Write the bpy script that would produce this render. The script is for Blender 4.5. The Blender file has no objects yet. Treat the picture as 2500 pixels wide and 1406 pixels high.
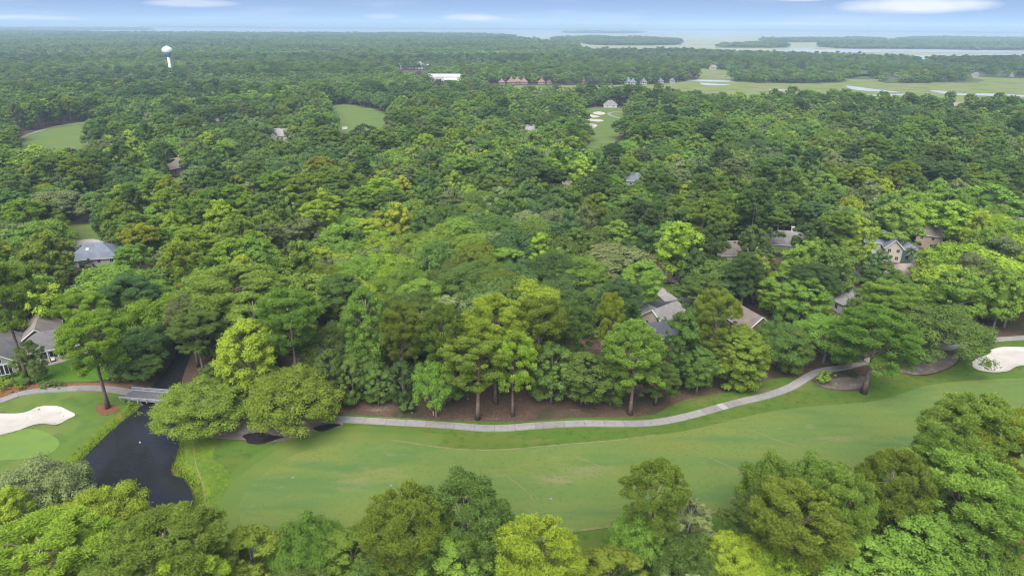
import bpy, math, random
import numpy as np
from mathutils import Matrix, Vector
from mathutils.geometry import delaunay_2d_cdt

random.seed(7)
scene = bpy.context.scene
COL = scene.collection
R = math.radians

# ---------------------------------------------------------------- camera
CAM_H = 85.0
PITCH, ROLL, FPX = 21.1, 0.34, 1667.0
cam_data = bpy.data.cameras.new('camera')
cam = bpy.data.objects.new('camera', cam_data)
COL.objects.link(cam)
cam_data.sensor_width = 36.0
cam_data.lens = 36.0 * FPX / 2500.0
cam_data.clip_start = 1.0
cam_data.clip_end = 120000.0
CR = Matrix.Rotation(R(90 - PITCH), 3, 'X') @ Matrix.Rotation(R(ROLL), 3, 'Z')
cam.matrix_world = Matrix.Translation((0, 0, CAM_H)) @ CR.to_4x4()
scene.camera = cam
CRn = np.array(CR)

# ---------------------------------------------------------------- sky and sun
SUN_EL, SUN_AZ = 54.0, 192.0          # azimuth clockwise from +Y: the sun is high, a little behind the camera
world = bpy.data.worlds.new('World')
scene.world = world
world.use_nodes = True
wn = world.node_tree
wn.nodes.clear()
def wnode(t, **kw):
    n = wn.nodes.new(t)
    for k, v in kw.items(): setattr(n, k, v)
    return n
w_out = wnode('ShaderNodeOutputWorld')
w_bg = wnode('ShaderNodeBackground')
w_sky = wnode('ShaderNodeTexSky', sky_type='NISHITA', sun_disc=False)
w_sky.sun_elevation = R(SUN_EL); w_sky.sun_rotation = R(SUN_AZ)
w_sky.altitude = 0; w_sky.air_density = 1.0; w_sky.dust_density = 0.3; w_sky.ozone_density = 1.6
SKY_STRENGTH = 0.074
w_bg.inputs['Strength'].default_value = SKY_STRENGTH
# thin stretched clouds mixed over the sky
tc = wnode('ShaderNodeTexCoord')
mp = wnode('ShaderNodeMapping'); mp.inputs['Scale'].default_value = (2.2, 2.2, 26.0)
nz = wnode('ShaderNodeTexNoise'); nz.inputs['Scale'].default_value = 2.3; nz.inputs['Detail'].default_value = 7; nz.inputs['Roughness'].default_value = .55
rp = wnode('ShaderNodeValToRGB'); rp.color_ramp.elements[0].position = .50; rp.color_ramp.elements[1].position = .80
L = wn.links.new
L(tc.outputs['Generated'], mp.inputs['Vector']); L(mp.outputs['Vector'], nz.inputs['Vector']); L(nz.outputs['Fac'], rp.inputs['Fac'])
# lens shaped clouds: soft ellipses in azimuth / elevation, edges broken by noise
sep = wnode('ShaderNodeSeparateXYZ'); L(tc.outputs['Generated'], sep.inputs[0])
def wm(op, a, b=None, c=None, clamp=False):
    n = wnode('ShaderNodeMath', operation=op); n.use_clamp = clamp
    for i, v in enumerate((a, b, c)):
        if v is None: continue
        if isinstance(v, (int, float)): n.inputs[i].default_value = v
        else: L(v, n.inputs[i])
    return n.outputs[0]
az = wm('ARCTAN2', sep.outputs['X'], sep.outputs['Y'])
nz2 = wnode('ShaderNodeTexNoise'); nz2.inputs['Scale'].default_value = 9; nz2.inputs['Detail'].default_value = 6
mp2 = wnode('ShaderNodeMapping'); mp2.inputs['Scale'].default_value = (1, 1, 5)
L(tc.outputs['Generated'], mp2.inputs['Vector']); L(mp2.outputs['Vector'], nz2.inputs['Vector'])
def px_dir(px, py):
    d = CRn @ np.array([(px - 1250) / FPX, -(py - 703) / FPX, -1.0]); d /= np.linalg.norm(d)
    return math.atan2(d[0], d[1]), d[2]
# the clear blue stands low over the horizon: read the sky texture a little higher up than the view direction
wcz = wm('ADD', wm('POWER', wm('MAXIMUM', sep.outputs['Z'], 0.0), .42), .10)
wcomb = wnode('ShaderNodeCombineXYZ'); L(sep.outputs['X'], wcomb.inputs[0]); L(sep.outputs['Y'], wcomb.inputs[1]); L(wcz, wcomb.inputs[2])
wnorm = wnode('ShaderNodeVectorMath', operation='NORMALIZE'); L(wcomb.outputs[0], wnorm.inputs[0]); L(wnorm.outputs[0], w_sky.inputs['Vector'])
cl_sum = None
for (px, py, wx, wy, amt) in [(2255, 15, 150, 15, 1.0), (1950, -3, 60, 7, .8), (460, 8, 90, 8, .5), (1150, 44, 70, 7, .45), (935, 40, 40, 6, .3), (1950, 66, 130, 9, .5), (60, 50, 120, 10, .4), (1750, -60, 300, 30, .7), (700, -90, 400, 40, .6)]:
    a0, e0 = px_dir(px, py)
    sx, sz = wx / FPX, wy / FPX
    ux = wm('DIVIDE', wm('SUBTRACT', az, a0), sx)
    uz = wm('DIVIDE', wm('SUBTRACT', sep.outputs['Z'], e0), sz)
    r2 = wm('ADD', wm('MULTIPLY', ux, ux), wm('MULTIPLY', uz, uz))
    r2n = wm('ADD', r2, wm('MULTIPLY', wm('SUBTRACT', nz2.outputs['Fac'], .5), 2.6))
    m = wm('MULTIPLY', wm('SUBTRACT', 1.15, r2n, clamp=True), amt)
    cl_sum = m if cl_sum is None else wm('MAXIMUM', cl_sum, m)
cl = wm('ADD', cl_sum, wm('MULTIPLY', rp.outputs['Color'], .35), clamp=True)
mixc = wnode('ShaderNodeMix', data_type='RGBA'); mixc.inputs['B'].default_value = (5.6, 5.75, 6.0, 1)
gain = wnode('ShaderNodeMix', data_type='RGBA', blend_type='MULTIPLY'); gain.inputs['Factor'].default_value = 1; gain.inputs['B'].default_value = (1.06, .98, .945, 1)
L(w_sky.outputs[0], gain.inputs['A']); L(gain.outputs['Result'], mixc.inputs['A']); L(wm('MULTIPLY', cl, .75), mixc.inputs['Factor'])
L(mixc.outputs['Result'], w_bg.inputs['Color']); L(w_bg.outputs[0], w_out.inputs[0])

sun_d = bpy.data.lights.new('sun', 'SUN'); sun_d.energy = 3.3; sun_d.angle = R(60); sun_d.color = (1, .96, .9)
sun = bpy.data.objects.new('sun', sun_d); COL.objects.link(sun)
sd = Vector((math.sin(R(SUN_AZ)) * math.cos(R(SUN_EL)), math.cos(R(SUN_AZ)) * math.cos(R(SUN_EL)), math.sin(R(SUN_EL))))
sun.rotation_euler = sd.to_track_quat('Z', 'Y').to_euler()
sun.location = (0, 0, 60)

vs = scene.view_settings
scene.display_settings.display_device = 'sRGB'
vs.view_transform = 'Standard'; vs.look = 'None'; vs.gamma = 1; vs.use_curve_mapping = False
vs.exposure = 1.38
cy = scene.cycles
cy.max_bounces = 8; cy.diffuse_bounces = 5; cy.glossy_bounces = 2; cy.transmission_bounces = 3; cy.volume_bounces = 1; cy.transparent_max_bounces = 8
cy.use_denoising = True; cy.filter_width = 1.1; cy.sample_clamp_indirect = 8
cy.use_adaptive_sampling = False

# ---------------------------------------------------------------- picture <-> ground mapping, used to place things on the ground
def ray(px, py):
    return CRn @ np.array([(px - 1250) / FPX, -(py - 703) / FPX, -1.0])
def G(px, py, z=0.0):
    d = ray(px, py); t = (z - CAM_H) / d[2]
    return (d[0] * t, d[1] * t)
def P(x, y, z):
    v = CRn.T @ np.array([x, y, z - CAM_H])
    return 1250 + FPX * v[0] / -v[2], 703 - FPX * v[1] / -v[2], -v[2]
def Pv(A):
    v = (A - np.array([0, 0, CAM_H])) @ CRn
    return 1250 + FPX * v[:, 0] / -v[:, 2], 703 - FPX * v[:, 1] / -v[:, 2], -v[:, 2]

def spline(pts, closed=True, k=5):
    pts = [np.array(p, float) for p in pts]; n = len(pts); out = []
    rng_ = range(n) if closed else range(n - 1)
    for i in rng_:
        if closed: p0, p1, p2, p3 = pts[i - 1], pts[i], pts[(i + 1) % n], pts[(i + 2) % n]
        else: p0, p1, p2, p3 = pts[max(i - 1, 0)], pts[i], pts[i + 1], pts[min(i + 2, n - 1)]
        for j in range(k):
            t = j / k
            out.append(.5 * (2 * p1 + (p2 - p0) * t + (2 * p0 - 5 * p1 + 4 * p2 - p3) * t * t + (3 * p1 - p0 - 3 * p2 + p3) * t ** 3))
    if not closed: out.append(pts[-1])
    return np.array(out)

def inside(poly, X, Y):
    poly = np.asarray(poly); X = np.asarray(X, float); Y = np.asarray(Y, float)
    c = np.zeros(X.shape, bool)
    x1, y1 = poly[:, 0], poly[:, 1]; x2, y2 = np.roll(x1, -1), np.roll(y1, -1)
    for a, b, cx_, d in zip(x1, y1, x2, y2):
        if b == d: continue
        cond = ((b > Y) != (d > Y)) & (X < (cx_ - a) * (Y - b) / (d - b) + a)
        c ^= cond
    return c
def sdist(poly, X, Y):
    poly = np.asarray(poly); X = np.asarray(X, float); Y = np.asarray(Y, float)
    best = np.full(X.shape, 1e9)
    for i in range(len(poly)):
        a, b = poly[i], poly[(i + 1) % len(poly)]
        dx, dy = b - a; l2 = dx * dx + dy * dy + 1e-9
        t = np.clip(((X - a[0]) * dx + (Y - a[1]) * dy) / l2, 0, 1)
        best = np.minimum(best, np.hypot(X - a[0] - t * dx, Y - a[1] - t * dy))
    return np.where(inside(poly, X, Y), -best, best)
def smooth(t): t = np.clip(t, 0, 1); return t * t * (3 - 2 * t)

def gpoly(px, z=0.0, k=5, closed=True):
    return spline([G(a, b, z) for a, b in px], closed, k)

# ---------------------------------------------------------------- materials
def nmat(name):
    m = bpy.data.materials.new(name); m.use_nodes = True
    nt = m.node_tree; b = nt.nodes['Principled BSDF']
    return m, nt, b
def noise_fac(nt, scale, detail=4, vec=None, lo=.35, hi=.65, rough=.55, stretch=None):
    n = nt.nodes.new('ShaderNodeTexNoise'); n.inputs['Scale'].default_value = scale; n.inputs['Detail'].default_value = detail; n.inputs['Roughness'].default_value = rough
    if vec is None:
        t = nt.nodes.new('ShaderNodeNewGeometry'); vec = t.outputs['Position']
    if stretch:
        mpn = nt.nodes.new('ShaderNodeMapping'); mpn.inputs['Scale'].default_value = stretch[:3]
        if len(stretch) > 3: mpn.inputs['Rotation'].default_value = (0, 0, stretch[3])
        nt.links.new(vec, mpn.inputs['Vector']); vec = mpn.outputs['Vector']
    nt.links.new(vec, n.inputs['Vector'])
    r = nt.nodes.new('ShaderNodeMapRange'); r.inputs['From Min'].default_value = lo; r.inputs['From Max'].default_value = hi
    nt.links.new(n.outputs['Fac'], r.inputs['Value'])
    return r.outputs['Result']
def mixcol(nt, fac, a, b, mode='MIX'):
    m = nt.nodes.new('ShaderNodeMix'); m.data_type = 'RGBA'; m.blend_type = mode
    for s, v in (('Factor', fac), ('A', a), ('B', b)):
        if isinstance(v, (int, float)): m.inputs[s].default_value = v
        elif isinstance(v, tuple): m.inputs[s].default_value = (*v, 1) if len(v) == 3 else v
        else: nt.links.new(v, m.inputs[s])
    return m.outputs['Result']
def surf(name, base, layers=(), rough=.9, spec=.2, bump=None, metallic=0):
    """base colour with noise layers (colour, noise scale, low, high, [stretch]) laid over it"""
    m, nt, b = nmat(name); c = tuple(x * .84 for x in base)
    for ly in layers:
        col, sc, lo, hi = ly[:4]; col = tuple(x * .84 for x in col)
        f = noise_fac(nt, sc, 6, lo=lo, hi=hi, stretch=ly[4] if len(ly) > 4 else None)
        c = mixcol(nt, f, c, col)
    if isinstance(c, tuple): b.inputs['Base Color'].default_value = (*c, 1)
    else: nt.links.new(c, b.inputs['Base Color'])
    b.inputs['Roughness'].default_value = rough
    b.inputs['Specular IOR Level'].default_value = spec
    b.inputs['Metallic'].default_value = metallic
    if bump:
        f = noise_fac(nt, bump[0], 5, lo=0, hi=1)
        bn = nt.nodes.new('ShaderNodeBump'); bn.inputs['Strength'].default_value = bump[1]; bn.inputs['Distance'].default_value = bump[2]
        nt.links.new(f, bn.inputs['Height']); nt.links.new(bn.outputs[0], b.inputs['Normal'])
    return m
M = {}
M['floor'] = surf('pine_straw_floor', (.125, .080, .056), [((.20, .17, .145), .16, .56, .66, (.5, 1.6, 1)), ((.13, .085, .06), .25, .45, .7), ((.045, .05, .02), .06, .5, .62), ((.16, .13, .11), .12, .62, .75), ((.06, .035, .022), 2.5, .4, .7)], bump=(2.5, .6, .3))
M['fairway'] = surf('fairway_grass', (.112, .170, .042), [((.145, .178, .040), .035, .42, .66, (1, 2.2, 1, .3)), ((.085, .152, .042), .07, .5, .66, (.5, 2.5, 1, -.2)), ((.20, .19, .085), .05, .60, .72, (.6, 2, 1, .5)), ((.09, .135, .036), 1.4, .52, .75), ((.17, .185, .07), .35, .60, .78, (.7, 1.6, 1, .2))], rough=.95, spec=.1, bump=(3, .15, .05))
M['rough'] = surf('rough_grass', (.070, .130, .020), [((.105, .130, .024), .06, .45, .62, (.6, 1.8, 1, .2)), ((.19, .145, .065), .09, .58, .72, (.5, 1.5, 1, 0)), ((.05, .10, .016), .5, .5, .66), ((.085, .14, .02), 2.2, .45, .7)], rough=.95, spec=.1, bump=(4, .35, .08))
M['collar'] = surf('mown_surround_grass', (.10, .165, .03), [((.15, .17, .045), .09, .45, .7), ((.07, .13, .03), .2, .5, .7), ((.2, .17, .07), .16, .66, .8)], rough=.95, spec=.1, bump=(4, .3, .06))
M['green'] = surf('putting_green_grass', (.145, .225, .045), [((.125, .205, .05), .3, .4, .7)], rough=.95, spec=.1)
M['bank'] = surf('bank_grass', (.135, .195, .018), [((.085, .15, .016), .4, .4, .65), ((.20, .19, .03), .2, .55, .7), ((.17, .12, .04), .7, .66, .8)], rough=.95, spec=.1, bump=(3, .8, .2))
M['firstcut'] = surf('yellowish_first_cut_grass', (.098, .155, .016), [((.075, .135, .016), .15, .42, .6), ((.17, .16, .05), .12, .6, .75), ((.13, .19, .02), 1.2, .45, .7)], rough=.95, spec=.1, bump=(4, .35, .08))
M['lawn'] = surf('lawn_grass', (.075, .17, .012), [((.10, .19, .02), .2, .4, .65), ((.05, .13, .012), .8, .45, .7)], rough=.95, spec=.1, bump=(4, .3, .06))
M['sand'] = surf('bunker_sand', (.44, .405, .36), [((.50, .47, .43), .3, .4, .7), ((.38, .35, .31), 1.2, .5, .75)], rough=.95, spec=.1, bump=(5, .25, .05))
M['dirt'] = surf('bare_sandy_dirt', (.19, .155, .135), [((.30, .27, .24), .22, .52, .68), ((.10, .075, .06), .3, .55, .7), ((.13, .10, .08), 1.5, .5, .7)], bump=(2, .5, .1))
M['mulch'] = surf('pine_straw_mulch', (.22, .095, .045), [((.15, .07, .035), 1.2, .4, .65)], bump=(6, .6, .1))
M['dark_mulch'] = surf('dark_mulch_shade', (.018, .014, .016), [((.035, .028, .03), 1.0, .4, .7)], rough=.6)  # dark mulch; its near-black colour also paints the shade under the path-side oak
M['asphalt'] = surf('road_asphalt', (.085, .085, .09), [((.11, .11, .115), .4, .4, .7), ((.065, .065, .07), 2, .5, .7)], bump=(8, .2, .02))
M['drive'] = surf('driveway_concrete', (.36, .34, .32), [((.30, .28, .26), .5, .4, .7)], bump=(8, .2, .02))
for i, c in enumerate([(.27, .255, .24), (.23, .215, .20), (.34, .325, .31), (.25, .24, .235)]):
    M['slab%d' % i] = surf('path_concrete', c, [(tuple(x * .82 for x in c), .8, .45, .7), (tuple(x * 1.12 for x in c), 2.4, .55, .75)], bump=(8, .2, .02))
M['marsh'] = surf('marsh_grass', (.165, .215, .040), [((.20, .205, .085), .012, .42, .62, (1, 2.2, 1)), ((.20, .165, .12), .006, .56, .66, (1, 2.6, 1)), ((.085, .14, .03), .03, .5, .7, (1, 2, 1)), ((.24, .22, .17), .02, .66, .74, (.6, 3, 1))])
def water(name, col, rough, bump_s, bump_st, flats=None):
    m, nt, b = nmat(name)
    b.inputs['Base Color'].default_value = (*col, 1); b.inputs['Roughness'].default_value = rough; b.inputs['IOR'].default_value = 1.33
    b.inputs['Specular IOR Level'].default_value = .5
    f = noise_fac(nt, bump_s, 3, lo=0, hi=1, stretch=(1, 2.6, 1, .5))
    bn = nt.nodes.new('ShaderNodeBump'); bn.inputs['Strength'].default_value = bump_st; bn.inputs['Distance'].default_value = .14
    nt.links.new(f, bn.inputs['Height']); nt.links.new(bn.outputs[0], b.inputs['Normal'])
    if flats:      # marsh islets standing in the far water
        out = nt.nodes['Material Output']; d = nt.nodes.new('ShaderNodeBsdfDiffuse')
        c = mixcol(nt, noise_fac(nt, flats[0] * 4, 4), flats[1], flats[2])
        nt.links.new(c, d.inputs['Color'])
        mx = nt.nodes.new('ShaderNodeMixShader')
        f2 = noise_fac(nt, flats[0], 7, lo=flats[3], hi=flats[3] + .03, stretch=(1, 2.5, 1))
        nt.links.new(f2, mx.inputs[0]); nt.links.new(b.outputs[0], mx.inputs[1]); nt.links.new(d.outputs[0], mx.inputs[2])
        nt.links.new(mx.outputs[0], out.inputs['Surface'])
    return m
M['pond'] = water('pond_water', (.018, .019, .022), .02, .42, .3)
M['sea'] = water('sound_water', (.28, .30, .31), .25, .02, .0)
M['creek'] = water('creek_water', (.42, .44, .45), .2, .2, .0)
M['tidal'] = water('tidal_marsh_water', (.42, .44, .45), .2, .02, 0, flats=(.0065, (.19, .22, .09), (.27, .26, .16), .43))
M['tidal_far'] = water('tidal_flat_water', (.42, .44, .45), .2, .02, 0, flats=(.0022, (.22, .24, .13), (.28, .28, .2), .46))
M['bark'] = surf('tree_bark', (.17, .15, .13), [((.26, .24, .21), 1.5, .45, .7)], bump=(6, .6, .05))
M['bark_pale'] = surf('pale_bark', (.30, .27, .24), [((.18, .16, .14), 1.5, .45, .7)], bump=(6, .6, .05))
M['bark_pine'] = surf('pine_bark', (.16, .11, .09), [((.24, .19, .17), 2.0, .45, .7)], bump=(6, .6, .05))
M['wood'] = surf('weathered_grey_timber', (.36, .36, .38), [((.26, .26, .28), 1.2, .4, .7)])
M['deck'] = surf('dark_deck_boards', (.15, .145, .16), [((.20, .19, .2), 1.5, .4, .7)])
M['white'] = surf('white_paint', (.55, .54, .52), [((.48, .47, .45), .8, .4, .7)], rough=.6)
M['tower'] = surf('tower_paint', (.58, .64, .69), [((.64, .7, .76), .2, .4, .7)], rough=.45)
M['tower_blue'] = surf('tower_blue_paint', (.16, .33, .55), rough=.45)
M['worn'] = surf('worn_tan_turf', (.19, .175, .075), [((.12, .165, .05), .5, .48, .6)], rough=.95, spec=.1)
M['semi1'] = surf('semi_rough_grass', (.085, .143, .026), [((.12, .15, .03), .08, .45, .62), ((.17, .16, .06), .09, .6, .74)], rough=.95, spec=.1)
M['semi2'] = surf('semi_rough_grass_short', (.100, .156, .034), [((.13, .165, .036), .07, .45, .62), ((.17, .17, .07), .09, .62, .75)], rough=.95, spec=.1)
M['stone'] = surf('patio_stone', (.38, .31, .27), [((.30, .25, .22), 1.5, .4, .7)])
M['cushion'] = surf('cream_cushion', (.7, .66, .58)); M['wicker'] = surf('dark_wicker', (.03, .028, .028))
M['glass'] = surf('dark_window_glass', (.02, .025, .03), rough=.08, spec=.5)
M['yellow'] = surf('yellow_blossom', (.6, .4, .02))
WALLS = {'cream': (.42, .37, .30), 'beige': (.42, .38, .31), 'grey': (.33, .33, .32), 'tan': (.36, .28, .21), 'white': (.50, .49, .47), 'blue': (.16, .26, .33), 'sage': (.27, .28, .22), 'brown': (.16, .11, .085), 'slate': (.22, .27, .32)}
for k, c in WALLS.items(): M['wall_' + k] = surf(k + '_siding', c, [(tuple(x * .86 for x in c), .6, .4, .7)], rough=.8)
ROOFS = {'bluegrey': (.16, .18, .22), 'grey': (.20, .19, .185), 'taupe': (.25, .215, .19), 'red': (.27, .13, .105), 'brown': (.19, .155, .135), 'dark': (.075, .08, .09), 'orange': (.40, .21, .14), 'tan': (.25, .205, .175), 'villa': (.25, .15, .125), 'white': (.52, .53, .54), 'pale': (.27, .265, .26)}
def roofmat(k, c):
    m, nt, b = nmat(k + '_roof_shingles')
    g = nt.nodes.new('ShaderNodeTexCoord')
    br = nt.nodes.new('ShaderNodeTexBrick'); br.inputs['Scale'].default_value = 1.0
    br.inputs['Brick Width'].default_value = .9; br.inputs['Row Height'].default_value = .3; br.inputs['Mortar Size'].default_value = .02
    br.inputs['Color1'].default_value = (*c, 1); br.inputs['Color2'].default_value = (*[x * .82 for x in c], 1); br.inputs['Mortar'].default_value = (*[x * .6 for x in c], 1)
    nt.links.new(g.outputs['Object'], br.inputs['Vector'])
    col = mixcol(nt, noise_fac(nt, .5, 5), br.outputs['Color'], tuple(x * 1.15 for x in c))
    nt.links.new(col, b.inputs['Base Color']); b.inputs['Roughness'].default_value = .9; b.inputs['Specular IOR Level'].default_value = .2
    return m
for k, c in ROOFS.items(): M['roof_' + k] = roofmat(k, tuple(x * .8 for x in c))

# foliage: colour of the kind, light and dark sprays, a little light through the leaves
TONES = {   # name: (leaf colour, colour of its fresher sprays)
    'lime':  ((.165, .280, .030), (.265, .400, .045)),
    'bright': ((.115, .215, .034), (.180, .310, .048)),
    'mid':   ((.088, .165, .038), (.138, .235, .050)),
    'dark':  ((.058, .112, .034), (.092, .162, .044)),
    'yellow': ((.190, .265, .028), (.280, .360, .040)),
    'grey':  ((.125, .180, .066), (.200, .265, .100)),
    'blue':  ((.072, .138, .046), (.112, .195, .062)),
    'olive': ((.112, .182, .028), (.175, .262, .036)),
}
def leafmat(name, c1, c2):
    m, nt, b = nmat(name + '_foliage'); nt.nodes.remove(b); out = nt.nodes['Material Output']
    at = nt.nodes.new('ShaderNodeAttribute'); at.attribute_name = 'tone'
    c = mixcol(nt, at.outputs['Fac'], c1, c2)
    oi = nt.nodes.new('ShaderNodeObjectInfo')
    hs = nt.nodes.new('ShaderNodeHueSaturation')
    mr = nt.nodes.new('ShaderNodeMapRange'); mr.inputs['To Min'].default_value = .474; mr.inputs['To Max'].default_value = .503
    nt.links.new(oi.outputs['Random'], mr.inputs['Value']); nt.links.new(mr.outputs[0], hs.inputs['Hue'])
    mt = nt.nodes.new('ShaderNodeMath'); mt.operation = 'MULTIPLY'; mt.inputs[1].default_value = 7.31; nt.links.new(oi.outputs['Random'], mt.inputs[0])
    fr = nt.nodes.new('ShaderNodeMath'); fr.operation = 'FRACT'; nt.links.new(mt.outputs[0], fr.inputs[0])
    mv = nt.nodes.new('ShaderNodeMapRange'); mv.inputs['To Min'].default_value = .88; mv.inputs['To Max'].default_value = 1.36
    nt.links.new(fr.outputs[0], mv.inputs['Value']); nt.links.new(mv.outputs[0], hs.inputs['Value'])
    nt.links.new(c, hs.inputs['Color'])
    d = nt.nodes.new('ShaderNodeBsdfDiffuse'); t = nt.nodes.new('ShaderNodeBsdfTranslucent')
    mx = nt.nodes.new('ShaderNodeMixShader'); mx.inputs[0].default_value = .44
    nt.links.new(hs.outputs[0], d.inputs['Color']); nt.links.new(hs.outputs[0], t.inputs['Color'])
    nt.links.new(d.outputs[0], mx.inputs[1]); nt.links.new(t.outputs[0], mx.inputs[2]); nt.links.new(mx.outputs[0], out.inputs['Surface'])
    return m
for k, (a, b_) in TONES.items(): M['leaf_' + k] = leafmat(k, (a[0] * 1.08, a[1] * 1.03, a[2] * 1.05), (b_[0] * 1.08, b_[1] * 1.03, b_[2] * 1.05))
M['palm_leaf'] = leafmat('palm', (.10, .14, .06), (.17, .21, .11))

# ---------------------------------------------------------------- object helpers
def link(o, parent=None):
    COL.objects.link(o)
    if parent is not None: o.parent = parent
    return o
def setp(o, label=None, cat=None, group=None, kind=None):
    for k, v in (('label', label), ('category', cat), ('group', group), ('kind', kind)):
        if v: o[k] = v
    return o
def mesh_obj(name, verts, faces, mat, parent=None, smooth_=False, loc=None, rot=None, scale=None):
    me = bpy.data.meshes.new(name)
    me.from_pydata([tuple(v) for v in verts], [], [tuple(f) for f in faces]); me.update()
    if mat: me.materials.append(mat)
    if smooth_: me.polygons.foreach_set('use_smooth', [True] * len(me.polygons))
    o = bpy.data.objects.new(name, me)
    if loc is not None: o.location = loc
    if rot is not None: o.rotation_euler = rot
    if scale is not None: o.scale = scale
    return link(o, parent)
def empty(name, loc, rz=0, **kw):
    o = bpy.data.objects.new(name, None); o.location = loc; o.rotation_euler = (0, 0, rz); o.empty_display_size = .5
    link(o); return setp(o, **kw)
class MB:
    def __init__(s): s.v = []; s.f = []
    def box(s, x0, x1, y0, y1, z0, z1):
        n = len(s.v); s.v += [(x, y, z) for z in (z0, z1) for y in (y0, y1) for x in (x0, x1)]
        s.f += [tuple(n + i for i in q) for q in ((0, 2, 3, 1), (4, 5, 7, 6), (0, 1, 5, 4), (2, 6, 7, 3), (0, 4, 6, 2), (1, 3, 7, 5))]; return s
    def tube(s, pts, rad, seg=6, cap=True):
        pts = [Vector(p) for p in pts]; n0 = len(s.v)
        up = Vector((.3, .2, 1)).normalized()
        for i, p in enumerate(pts):
            d = (pts[min(i + 1, len(pts) - 1)] - pts[max(i - 1, 0)])
            if d.length < 1e-6: d = Vector((0, 0, 1))
            d.normalize(); a = d.cross(Vector((1, 0, 0)) if abs(d.z) > .9 else Vector((0, 0, 1))).normalized(); b = d.cross(a)
            r = rad[i] if hasattr(rad, '__len__') else rad
            for j in range(seg):
                t = 2 * math.pi * j / seg; s.v.append(tuple(p + a * (math.cos(t) * r) + b * (math.sin(t) * r)))
        for i in range(len(pts) - 1):
            for j in range(seg):
                j2 = (j + 1) % seg; s.f.append((n0 + i * seg + j, n0 + i * seg + j2, n0 + (i + 1) * seg + j2, n0 + (i + 1) * seg + j))
        if cap:
            s.f.append(tuple(n0 + (len(pts) - 1) * seg + j for j in range(seg))); s.f.append(tuple(n0 + seg - 1 - j for j in range(seg)))
        return s
    def lathe(s, prof, seg=24, cx=0, cy_=0):
        n0 = len(s.v)
        for r, z in prof:
            for j in range(seg):
                t = 2 * math.pi * j / seg; s.v.append((cx + r * math.cos(t), cy_ + r * math.sin(t), z))
        for i in range(len(prof) - 1):
            for j in range(seg):
                j2 = (j + 1) % seg; s.f.append((n0 + i * seg + j, n0 + i * seg + j2, n0 + (i + 1) * seg + j2, n0 + (i + 1) * seg + j))
        s.f.append(tuple(n0 + (len(prof) - 1) * seg + j for j in range(seg))); s.f.append(tuple(n0 + seg - 1 - j for j in range(seg)))
        return s
    def build(s, name, mat, parent=None, **kw): return mesh_obj(name, s.v, s.f, mat, parent, **kw)

# ---------------------------------------------------------------- terrain
WATER_Z = -1.0
POND = gpoly([(305, 1000 - 18), (345, 972), (372, 950), (400, 915), (425, 880), (440, 845), (452, 800), (470, 802), (466, 850), (452, 890), (440, 925), (436, 965), (428, 1000), (430, 1050), (437, 1090), (427, 1120), (420, 1158), (448, 1168), (463, 1190), (475, 1222), (468, 1245), (430, 1262), (380, 1290), (330, 1330), (290, 1400), (255, 1470), (190, 1470), (205, 1380), (225, 1310), (200, 1240), (160, 1200), (150, 1165), (180, 1140), (215, 1108), (245, 1078), (285, 1040), (325, 1010), (348, 990)][2:], WATER_Z, 4)
BUNK_L = gpoly([(-90, 1012), (0, 1008), (45, 1006), (70, 1000), (90, 991), (118, 988), (145, 991), (165, 1001), (184, 1013), (165, 1024), (138, 1036), (105, 1033), (78, 1036), (45, 1048), (0, 1060), (-90, 1082)], 0, 4)
BUNK_R = gpoly([(2371, 890), (2384, 880), (2408, 873), (2414, 862), (2440, 853), (2480, 850), (2540, 850), (2640, 858), (2640, 890), (2520, 896), (2480, 901), (2460, 911), (2430, 914), (2400, 911), (2378, 903)], 0, 4)
GX0, GX1, GY0, GY1, GS = -240.0, 240.0, 30.0, 300.0, 1.5
def tz(X, Y):
    X = np.asarray(X, float); Y = np.asarray(Y, float)
    e = smooth(np.minimum(np.minimum(X - GX0, GX1 - X), np.minimum(Y - GY0, GY1 - Y)) / 40)
    h = .45 * np.sin(X * .055 + 1.3) * np.sin(Y * .085 + .4) + .25 * np.sin(X * .13 + Y * .09) + .15 * np.sin(X * .21 - Y * .17 + 2)
    near = np.abs(X) < 300
    d = np.full(X.shape, 1e9)
    sel = (X < -20) & (X > -160) & (Y > 50) & (Y < 260)
    if sel.any(): d[sel] = sdist(POND, X[sel], Y[sel])
    h = h * smooth((d + 0) / 25) * e
    h = np.where(d < 0, WATER_Z - .15 + np.maximum(d * .35, -1.4), np.where(d < 5, (WATER_Z - .15) + (1.15 + h) * smooth(d / 5 + .12) * .999, h))
    for bk in (BUNK_L, BUNK_R):
        c = bk.mean(0); s2 = (np.abs(X - c[0]) < 60) & (np.abs(Y - c[1]) < 40)
        if s2.any():
            db = sdist(bk, X[s2], Y[s2]); h[s2] = h[s2] - .45 * smooth(-db / 2.0 + .2) + .25 * smooth(1 - np.abs(db - 1.5) / 3)
    return h
def tz1(x, y): return float(tz(np.array([x]), np.array([y]))[0])

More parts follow.
